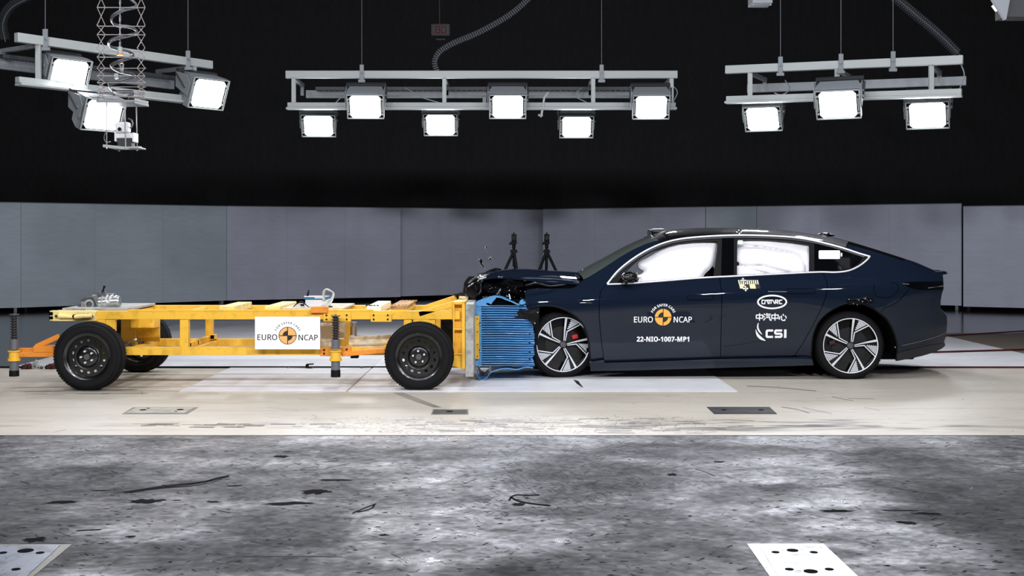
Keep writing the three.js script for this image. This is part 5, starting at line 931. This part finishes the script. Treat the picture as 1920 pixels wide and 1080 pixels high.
// ---------- floor fittings ----------
function floorBox(corners, y0, y1) {   // a flat plate from measured corner points on the floor (front left, front right, back right, back left)
  const c = corners.map(([x, y]) => floorAt(x, y));
  const s = new THREE.Shape(c.map(([x, z]) => new THREE.Vector2(x, -z)));
  return new THREE.ExtrudeGeometry(s, { depth: y1 - y0, bevelEnabled: false }).rotateX(-Math.PI / 2).translate(0, y0, 0);
}
function hatch(corners, label, mats, inset, bolts) {
  const mid = floorAt(corners.reduce((s, c) => s + c[0], 0) / 4, corners.reduce((s, c) => s + c[1], 0) / 4);
  const t = thing('floor_hatch', label, 'hatch', [mid[0], 0, mid[1]]);
  obj('frame', floorBox(corners, -0.004, 0.003), mats[0], t);
  const cx = corners.reduce((s, c) => s + c[0], 0) / 4, cy = corners.reduce((s, c) => s + c[1], 0) / 4;
  obj('lid', floorBox(corners.map(([x, y]) => [mix(cx, x, inset[0]), mix(cy, y, inset[1])]), 0.002, 0.006), mats[1], t);
  for (const [x, y, r] of bolts) { const f = floorAt(x, y); obj('bolt_hole', new THREE.CylinderGeometry(r, r, 0.003, 16).translate(f[0], 0.0065, f[1]), M.blackMatte, t); }
  return t;
}
const hatchSteel = std(0xffffff, 0.45, 0.2, { map: grime(158, 156, 146, 0.4, 701) }), hatchDark = std(0xffffff, 0.5, 0.2, { map: grime(58, 58, 60, 0.5, 703) }), frameSteel = std(0xffffff, 0.45, 0.2, { map: grime(112, 110, 100, 0.4, 707) });
const dullPlate = std(0xffffff, 0.42, 0.15, { map: grime(116, 122, 132, 0.5, 713) });
const brightPlate = std(0xffffff, 0.34, 0.15, { map: grime(226, 228, 230, 0.5, 711) });
hatch([[229, 776.5], [351, 776.5], [372, 764], [250, 764]], 'grey steel floor hatch in front of the rear trolley wheel', [frameSteel, hatchSteel], [0.9, 0.82], [[268, 770, 0.03], [338, 769.5, 0.03], [278, 767, 0.012], [330, 773, 0.012]]);
hatch([[808, 777.5], [878.5, 777.5], [878, 768], [812, 768]], 'small dark floor hatch in front of the front trolley wheel', [frameSteel, hatchDark], [0.92, 0.7], [[843, 773, 0.03]]);
hatch([[1339, 776.5], [1457, 776.5], [1443, 763.5], [1325, 763.5]], 'dark grey floor hatch in front of the car', [hatchDark, hatchDark], [0.97, 0.88], [[1357, 770, 0.025], [1427, 770, 0.025]]);
hatch([[1470, 1120], [1650, 1120], [1544, 1020.5], [1401, 1020.5]], 'bright worn steel floor plate cut off by the bottom edge at the right', [brightPlate, brightPlate], [0.8, 0.9], [[1454, 1038, 0.019], [1526, 1038, 0.019], [1480, 1070, 0.02], [1555, 1070, 0.02], [1520, 1074, 0.032], [1486, 1034.5, 0.028]]);
hatch([[-140, 1110], [28, 1110], [135, 1021.5], [-30, 1021.5]], 'steel floor plate cut off by the lower left corner', [frameSteel, dullPlate], [0.84, 0.94], [[48, 1035, 0.038], [75, 1039, 0.02], [5, 1039, 0.02], [30, 1070, 0.02]]);
// cables and rail on the floor
const onFloor = (px, py, h = 0.006) => { const f = floorAt(px, py); return [f[0], h, f[1]]; };
tag(obj('floor_cable', cyl([-6.6, 0.012, Z_MID - 0.01], [4.6, 0.012, Z_MID - 0.01], 0.011, 0.011, 8), M.black), 'thin black tow cable stretched along the floor under the trolley', 'cable');
tag(obj('floor_cable', bar([4.6, 0.01, Z_MID - 0.01], [8, 0.01, Z_MID - 0.01], 0.022, 0.014, 0.003), M.darkRed), 'dark red cable on the floor behind the rear car wheel, nearest of three', 'cable');
tag(obj('floor_cable', bar(onFloor(1680, 665, 0.016), onFloor(1990, 656, 0.016), 0.03, 0.014, 0.003), M.darkRed), 'dark red cable crossing the white floor, middle one of three right of the car', 'cable');
tag(obj('floor_cable', bar(onFloor(1730, 634.5, 0.016), onFloor(1990, 618, 0.016), 0.02, 0.01, 0.003), M.darkRed), 'thin dark red cable along the dark floor, farthest of three right of the car', 'cable');
{
  const p = onFloor(582, 691, 0.012);
  const t = thing('cable_clamp', 'black hook clamp sitting on the tow cable under the sign', 'clamp', p);
  const q = (x, y) => W(x, y, 14.05);
  obj('hook', [bar(q(576, 690), q(576, 683), 0.03, 0.05), bar(q(575, 683), q(588, 682.5), 0.012, 0.05), bar(q(577, 689), q(586, 690), 0.02, 0.06)], M.black, t);
  obj('slide', [bar(q(541, 691), q(575, 690.5), 0.012, 0.03), ...Array.from({ length: 9 }, (_, i) => ball(q(590 + i * 4.2, 690.5), 0.012, 8))], M.black, t);
  obj('end_ring', [ball(q(540, 691), 0.018, 10), ball(q(678, 689), 0.016, 10), bar(q(655, 691), q(692, 691), 0.012, 0.03)], M.darkSteel, t);
}
{
  const old = seed; seed = 71;
  const t = thing('tow_shackle', 'silver metal tow fitting on the floor behind the left strut', 'fitting', W(70, 691, 14.05));
  const q = (x, y) => W(x, y, 14.02);
  obj('body', [slab([[60, 692.5], [60, 685], [64, 681.5], [72, 683], [77, 688], [79, 692.5]].map(([x, y]) => { const p = q(x, y); return [p[0], p[1]]; }), 0.08, 0.006).translate(0, 0, CAMZ - 14.1), bar(q(63, 684), q(69, 675.5), 0.03, 0.03)], M.greyPlate, t);
  obj('bolt', [ball(q(66, 687), 0.014), ball(q(72, 689), 0.012), ball(q(78, 689), 0.02)], M.darkSteel, t);
  for (const [x, s] of [[50, 'left'], [95, 'right']]) {
    const c = thing('coupling', `dark red and black cable coupling on the floor ${s} of the silver tow fitting`, 'coupling', W(x, 691, 14.05));
    obj('sleeve', [cyl(q(x - 6, 690), q(x + 8, 689.5), 0.03, 0.035, 12), ball(q(x - 1, 686.5), 0.03), ball(q(x + 5, 686), 0.032)], M.darkRed, c);
    obj('ring', [cyl(q(x - 8, 690), q(x - 6, 690), 0.036), cyl(q(x + 2, 690), q(x + 3.5, 690), 0.04)], M.black, c);
  }
  seed = old;
}
// ---------- flying fragments ----------
function shard(name, pts, d, depth, mat, label) {
  const c = pts.reduce((s, p) => [s[0] + p[0] / pts.length, s[1] + p[1] / pts.length], [0, 0]), at = W(c[0], c[1], d);
  const t = obj(name, slab(pts.map(([x, y]) => { const p = W(x, y, d); return [p[0] - at[0], p[1] - at[1]]; }), depth, 0.002), mat); t.position.set(...at); t.rotation.y = 0.3;
  return tag(t, label, 'fragment');
}
shard('plastic_fragment', [[897, 487], [900, 486], [903, 487.5], [903, 493], [909, 503.5], [907, 502], [901, 496]], 13.1, 0.02, M.blackGloss, 'long black pointed fragment flying above the crushed bonnet');
shard('plastic_fragment', [[909, 462], [911.5, 461.5], [912.5, 465], [910.5, 466]], 13.1, 0.015, M.chrome, 'small bright fragment flying highest above the crash');
shard('plastic_fragment', [[916, 485.5], [919, 482], [920.5, 484.5], [918, 487]], 13.1, 0.02, M.blackGloss, 'small black fragment flying right of the long pointed one');
shard('plastic_fragment', [[920, 496], [921.3, 495.8], [921.3, 497.2], [920.2, 497.4]], 13.1, 0.008, M.chrome, 'tiny pale speck flying lowest above the bonnet');
shard('plastic_fragment', [[1074, 711.5], [1083, 714], [1086, 718], [1092.5, 726], [1090, 725], [1081, 719]], 12.2, 0.015, M.blackGloss, 'black broken fragment hanging in the air below the front car wheel');
// ---------- tripods with cameras ----------
function tripod(px, label, camLabel, k, d) {
  const x = W(px, 0, d)[0], z = CAMZ - d, y = (q) => W(0, q, d)[1];
  const t = thing('tripod', label, 'tripod', [x, 0, z]);
  obj('column', cyl([x, y(500), z], [x, y(466), z], 0.022), M.black, t);
  obj('spreader', [cyl([x, y(472), z], [x, y(468), z], 0.05), box(x - 0.06, x + 0.06, y(474), y(470), z - 0.05, z + 0.05)], M.black, t);
  for (const [dx, dz] of k) { const f = [x + dx, 0, z + dz], m = [x + dx * 0.5, y(471) * 0.5, z + dz * 0.5]; const leg = obj('leg', [cyl([x, y(471), z], m, 0.026, 0.024, 10), cyl(m, f, 0.018, 0.016, 10)], M.black, t); obj('clip', cyl([m[0] + (x - m[0]) * 0.03, m[1] + 0.03, m[2]], [m[0], m[1] - 0.03, m[2]], 0.032, 0.03, 10), M.darkSteel, leg); }
  obj('head', [cyl([x, y(466), z], [x, y(458), z], 0.03), box(x - 0.06, x + 0.05, y(458), y(453), z - 0.06, z + 0.06, 0.01), bar([x - 0.08, y(457.5), z + 0.03], [x + 0.04, y(456), z + 0.03], 0.03, 0.03)], M.black, t);
  const c = thing('high_speed_camera', camLabel, 'camera', [x, y(453), z]);
  obj('body', box(x - 0.04, x + 0.045, y(452.9), y(439), z - 0.12, z + 0.1, 0.01), M.black, c);
  obj('lens', cyl([x, y(446), z + 0.1], [x, y(446), z + 0.18], 0.035, 0.04), M.blackGloss, c);
  obj('cable_plug', cyl([x, y(439.5), z], [x, y(435.5), z], 0.012, 0.008), M.black, c);
}
tripod(963.5, 'black camera tripod behind the bonnet, left one of two', 'black box camera on the left tripod', [[-0.6, 0.1], [0.2, 0.3], [0.1, -0.3]], 20.2);
tripod(1025, 'black camera tripod behind the bonnet, right one of two', 'black box camera on the right tripod', [[-0.5, 0.12], [0.6, 0.15], [-0.02, -0.3]], 21.1);
// ---------- scissor hoist with hanging camera ----------
{
  const d = 13.3, S = d / F, t = thing('scissor_hoist', 'hanging scissor hoist with cables and a small camera platform at the left', 'hoist', W(228, 190, d));
  const z0 = CAMZ - d, q = (x, y, e = 0) => W(x, y, d + e);
  const rows = [-45, -20, 14, 47, 65, 90, 107, 128, 143, 155, 163, 170, 176, 181, 186];
  const L = 182, R = 272, w = 15;
  for (const [e, o] of [[0, 0], [0.42, 0]]) for (const [x, s] of [[L, 1], [R - 15, 1]]) {
    const g = []; for (let i = 0; i + 1 < rows.length; i++) { g.push(cyl(q(x, rows[i], e), q(x + w * s, rows[i + 1], e + 0.01), 0.0045, 0.0045, 6), cyl(q(x + w * s, rows[i], e + 0.012), q(x, rows[i + 1], e), 0.0045, 0.0045, 6)); }
    obj('scissor_arm', g, M.wire, t);
  }
  for (const y of [14, 49, 65, 107, 142, 155, 172, 181]) obj('cross_rod', cyl(q(L, y), q(R, y + 0.5), 0.005, 0.005, 6), M.wire, t);
  for (const y of [97, 128, 163, 176]) obj('cross_rod', cyl(q(L + 6, y, 0.42), q(R + 2, y, 0.42), 0.005, 0.005, 6), M.wire, t);
  obj('base_plate', [box(q(180, 0)[0], q(256, 0)[0], q(0, 192)[1], q(0, 187)[1], z0 - 0.45, z0, 0.004)], M.rigGrey, t);
  obj('bracket', [bar(q(253, 187, -0.02), q(277, 192.5, -0.02), 0.03, 0.05), bar(q(253, 192, -0.02), q(276, 197.5, -0.02), 0.02, 0.05)], M.rigWhite, t);
  const chain = []; for (let y = -10; y < 88; y += 3.2) chain.push(new THREE.TorusGeometry(0.009, 0.0035, 5, 8).rotateY((y * 3 | 0) % 2 ? Math.PI / 2 : 0).translate(...q(225, y, 0.2)));
  obj('chain', chain, M.steel, t);
  obj('chain_block', cyl(q(225, 88, 0.2), q(225, 100, 0.2), 0.025, 0.03), M.rigWhite, t);
  obj('chain_hook', [cyl(q(225, 112, 0.2), q(225, 116, 0.2), 0.022), bar(q(223, 117, 0.2), q(230, 137, 0.2), 0.02, 0.02), bar(q(231, 119, 0.2), q(229, 138, 0.2), 0.014, 0.02)], M.rigWhite, t);
  obj('plug', cyl(q(219, 148, 0.2), q(218, 138, 0.2), 0.02, 0.02), M.rigWhite, t);
  obj('hook_collar', cyl(q(225, 100.5, 0.2), q(225, 104, 0.2), 0.034), M.orange, t); obj('hook_collar', cyl(q(226, 115, 0.2), q(226, 119, 0.2), 0.026), M.orange, t);
  const coil = []; for (const [x, y, e] of [[240, -6, 0.1], [256, 10, 0.1], [230, 18, 0.05], [210, 30, 0.05], [214, 45, 0.2], [245, 50, 0.3], [257, 60, 0.2], [240, 66, 0.05], [208, 74, 0.05], [206, 86, 0.2], [240, 96, 0.3], [250, 104, 0.2], [228, 112, 0.05], [208, 122, 0.1], [222, 132, 0.25], [252, 140, 0.2], [232, 150, 0.05], [205, 158, 0.1], [215, 170, 0.3], [250, 172, 0.2], [238, 182, 0.1]]) coil.push(q(x, y, e));
  obj('coiled_cable', [tube(coil, 0.012, 6, 8), tube(coil.map(([x, y, z]) => [x + 0.012, y - 0.02, z + 0.01]), 0.008, 6, 6)], M.darkSteel, t);
  obj('rod', cyl(q(200, 190, 0.02), q(200, 275, 0.02), 0.006, 0.006, 8), M.wire, t); obj('rod', cyl(q(234, 190, 0.0), q(235.5, 278, 0.0), 0.008, 0.008, 8), M.wire, t); obj('rod', cyl(q(256, 196, 0.3), q(257, 275, 0.3), 0.006, 0.006, 8), M.wire, t);
  obj('platform', [bar(q(194, 273.5, 0.02), q(236, 278, 0), 0.03, 0.04), bar(q(236, 277.5, 0), q(263, 277, 0.3), 0.03, 0.04), box(q(200, 0)[0], q(258, 0)[0], q(0, 277)[1], q(0, 274.5)[1], z0 - 0.3, z0 - 0.02, 0.002), cyl(q(223, 276, 0.15), q(223, 284, 0.15), 0.012)], M.rigWhite, t);
  for (const [x, y, e] of [[200, 277.5, 0], [236, 278.5, -0.02], [257, 281, 0.25]]) obj('nut', ball(q(x, y, e - 0.02), 0.012, 8), M.chrome, t);
  const c = thing('hoist_camera', 'white pan camera standing on the small hanging platform', 'camera', q(226, 274, 0.15));
  obj('body', [box(q(211, 0)[0], q(244, 0)[0], q(0, 258)[1], q(0, 248)[1], z0 - 0.25, z0 - 0.08, 0.012), box(q(209.5, 0)[0], q(213.5, 0)[0], q(0, 264)[1], q(0, 246)[1], z0 - 0.25, z0 - 0.08, 0.008), box(q(243, 0)[0], q(246.5, 0)[0], q(0, 265)[1], q(0, 247)[1], z0 - 0.25, z0 - 0.08, 0.008)], M.plasticWhite, c);
  obj('base', [box(q(214, 0)[0], q(241, 0)[0], q(0, 274)[1], q(0, 257)[1], z0 - 0.24, z0 - 0.1, 0.01)], M.rigDark, c);
  obj('head', [bar(q(219, 240, 0.1), q(243, 239, 0.1), 0.12, 0.12, 0.02), bar(q(221, 230, 0.1), q(232, 248, 0.1), 0.06, 0.1, 0.02)], M.plasticWhite, c);
  obj('lens', [cyl(q(224, 242, 0.05), q(224, 242, 0.0), 0.018, 0.02)], M.blackGloss, c);
  obj('cable', [tube([q(240, 222, 0.1), q(247, 225, 0.1), q(249, 233, 0.1), q(244, 240, 0.12), q(236, 232, 0.15)], 0.008)], M.darkSteel, c);
  obj('cable', [tube([q(200, 245, 0.1), q(195, 258, 0.1), q(199, 267, 0.1), q(208, 266, 0.1)], 0.006)], M.darkSteel, c);
}
// ---------- things up in the dark ----------
{
  const p = W(826, 56, 21), t = thing('clock_display', 'small dark display with red digits hanging under the ceiling', 'display', p, undefined, true);
  obj('case', [box(-0.16, 0.16, -0.1, 0.1, -0.08, 0, 0.006), box(-0.16, 0.16, 0.085, 0.1, 0, 0.02), box(-0.16, 0.16, -0.1, -0.085, 0, 0.02), box(-0.16, -0.145, -0.1, 0.1, 0, 0.02), box(0.145, 0.16, -0.1, 0.1, 0, 0.02)], M.rigDark, t);
  obj('bracket', [cyl([-0.02, 0.1, -0.04], [-0.02, 2.2, -0.04], 0.01), box(-0.08, 0.08, -0.17, -0.15, -0.08, 0)], M.rigDark, t);
  const dig = new THREE.MeshStandardMaterial({ color: 0x200502, emissive: 0xb02408, emissiveIntensity: 0.14 });
  const seg = (cx) => [box(cx - 0.035, cx + 0.035, 0.045, 0.06, 0.002, 0.008, 0), box(cx - 0.035, cx + 0.035, -0.06, -0.045, 0.002, 0.008, 0), box(cx - 0.035, cx + 0.035, -0.007, 0.007, 0.002, 0.008, 0), box(cx + 0.03, cx + 0.042, -0.055, 0.055, 0.002, 0.008, 0), box(cx - 0.042, cx - 0.03, -0.055, 0.055, 0.002, 0.008, 0)];
  obj('digit', seg(-0.05), dig, t); obj('digit', seg(0.055).filter((_, i) => i !== 2), dig, t);
}
const chainMat = std(0x3c3e42, 0.6);
function dragChain(rows, d, w, label, links) {
  const at = W(rows[0][0], rows[0][1], d), t = thing('cable_chain', label, 'cable chain', at), c = new THREE.CatmullRomCurve3(rows.map(([x, y]) => V(W(x, y, d)))), g = [];
  for (let i = 0; i < links; i++) { const a = c.getPointAt(i / links).toArray(), b = c.getPointAt((i + 0.85) / links).toArray(); g.push(bar(a, b, w, 0.12, 0.01)); }
  obj('links', g, chainMat, t).userData.kind = 'stuff';
  obj('tube', new THREE.TubeGeometry(c, 60, w * 0.38, 6), M.black, t);
  obj('studs', Array.from({ length: links }, (_, i) => { const p = c.getPointAt((i + 0.4) / links); return ball([p.x + w * 0.25, p.y - w * 0.4, p.z + 0.07], w * 0.1, 6); }), M.rigGrey, t);
}
dragChain([[1010, -20], [960, 25], [900, 60], [845, 84], [822, 100], [815, 118], [820, 135]], 19, 0.085, 'dark curved cable chain hanging behind the middle rig', 60);
dragChain([[1660, -20], [1700, 14], [1760, 65], [1795, 100]], 19, 0.12, 'dark cable chain running down to the slanting rig', 40);
dragChain([[60, -10], [20, 12], [5, 40], [10, 75]], 20, 0.12, 'dark curved cable chain in the upper left corner', 40);
{
  const p = W(1432, 2, 15), t = thing('junction_box', 'pale housing underside showing at the top edge of the picture', 'housing', p);
  obj('case', bxp(1411, 1449, -22, 6, 15, 15.3, 0.01), M.rigGrey, t);
  for (const x of [1413, 1445]) obj('foot', cyl(W(x, 5, 15.05), W(x, 10, 15.05), 0.01), M.rigWhite, t);
}
{
  const p = W(1870, 5, 11), t = thing('lamp_hood', 'corner of a grey lamp hood hanging into the upper right corner', 'lamp hood', p);
  const q = (x, y) => { const a = W(x, y, 11); return [a[0], a[1]]; };
  obj('side_plate', slab([q(1850, -12), q(1893, -12), q(1884, 37), q(1881, 38)], 0.03, 0.003).translate(0, 0, CAMZ - 11), M.rigGrey, t);
  obj('handle', bar([q(1857, 12)[0], q(1857, 12)[1], CAMZ - 10.96], [q(1865, 23)[0], q(1865, 23)[1], CAMZ - 10.96], 0.018, 0.018), M.white, t);
  obj('top_beam', bxp(1882, 1990, -15, 32, 11.1, 11.3), M.rigDark, t);
}
scene.traverse((o) => { if (o.isMesh) o.castShadow = o.receiveShadow = true; });
renderer.render(scene, camera);
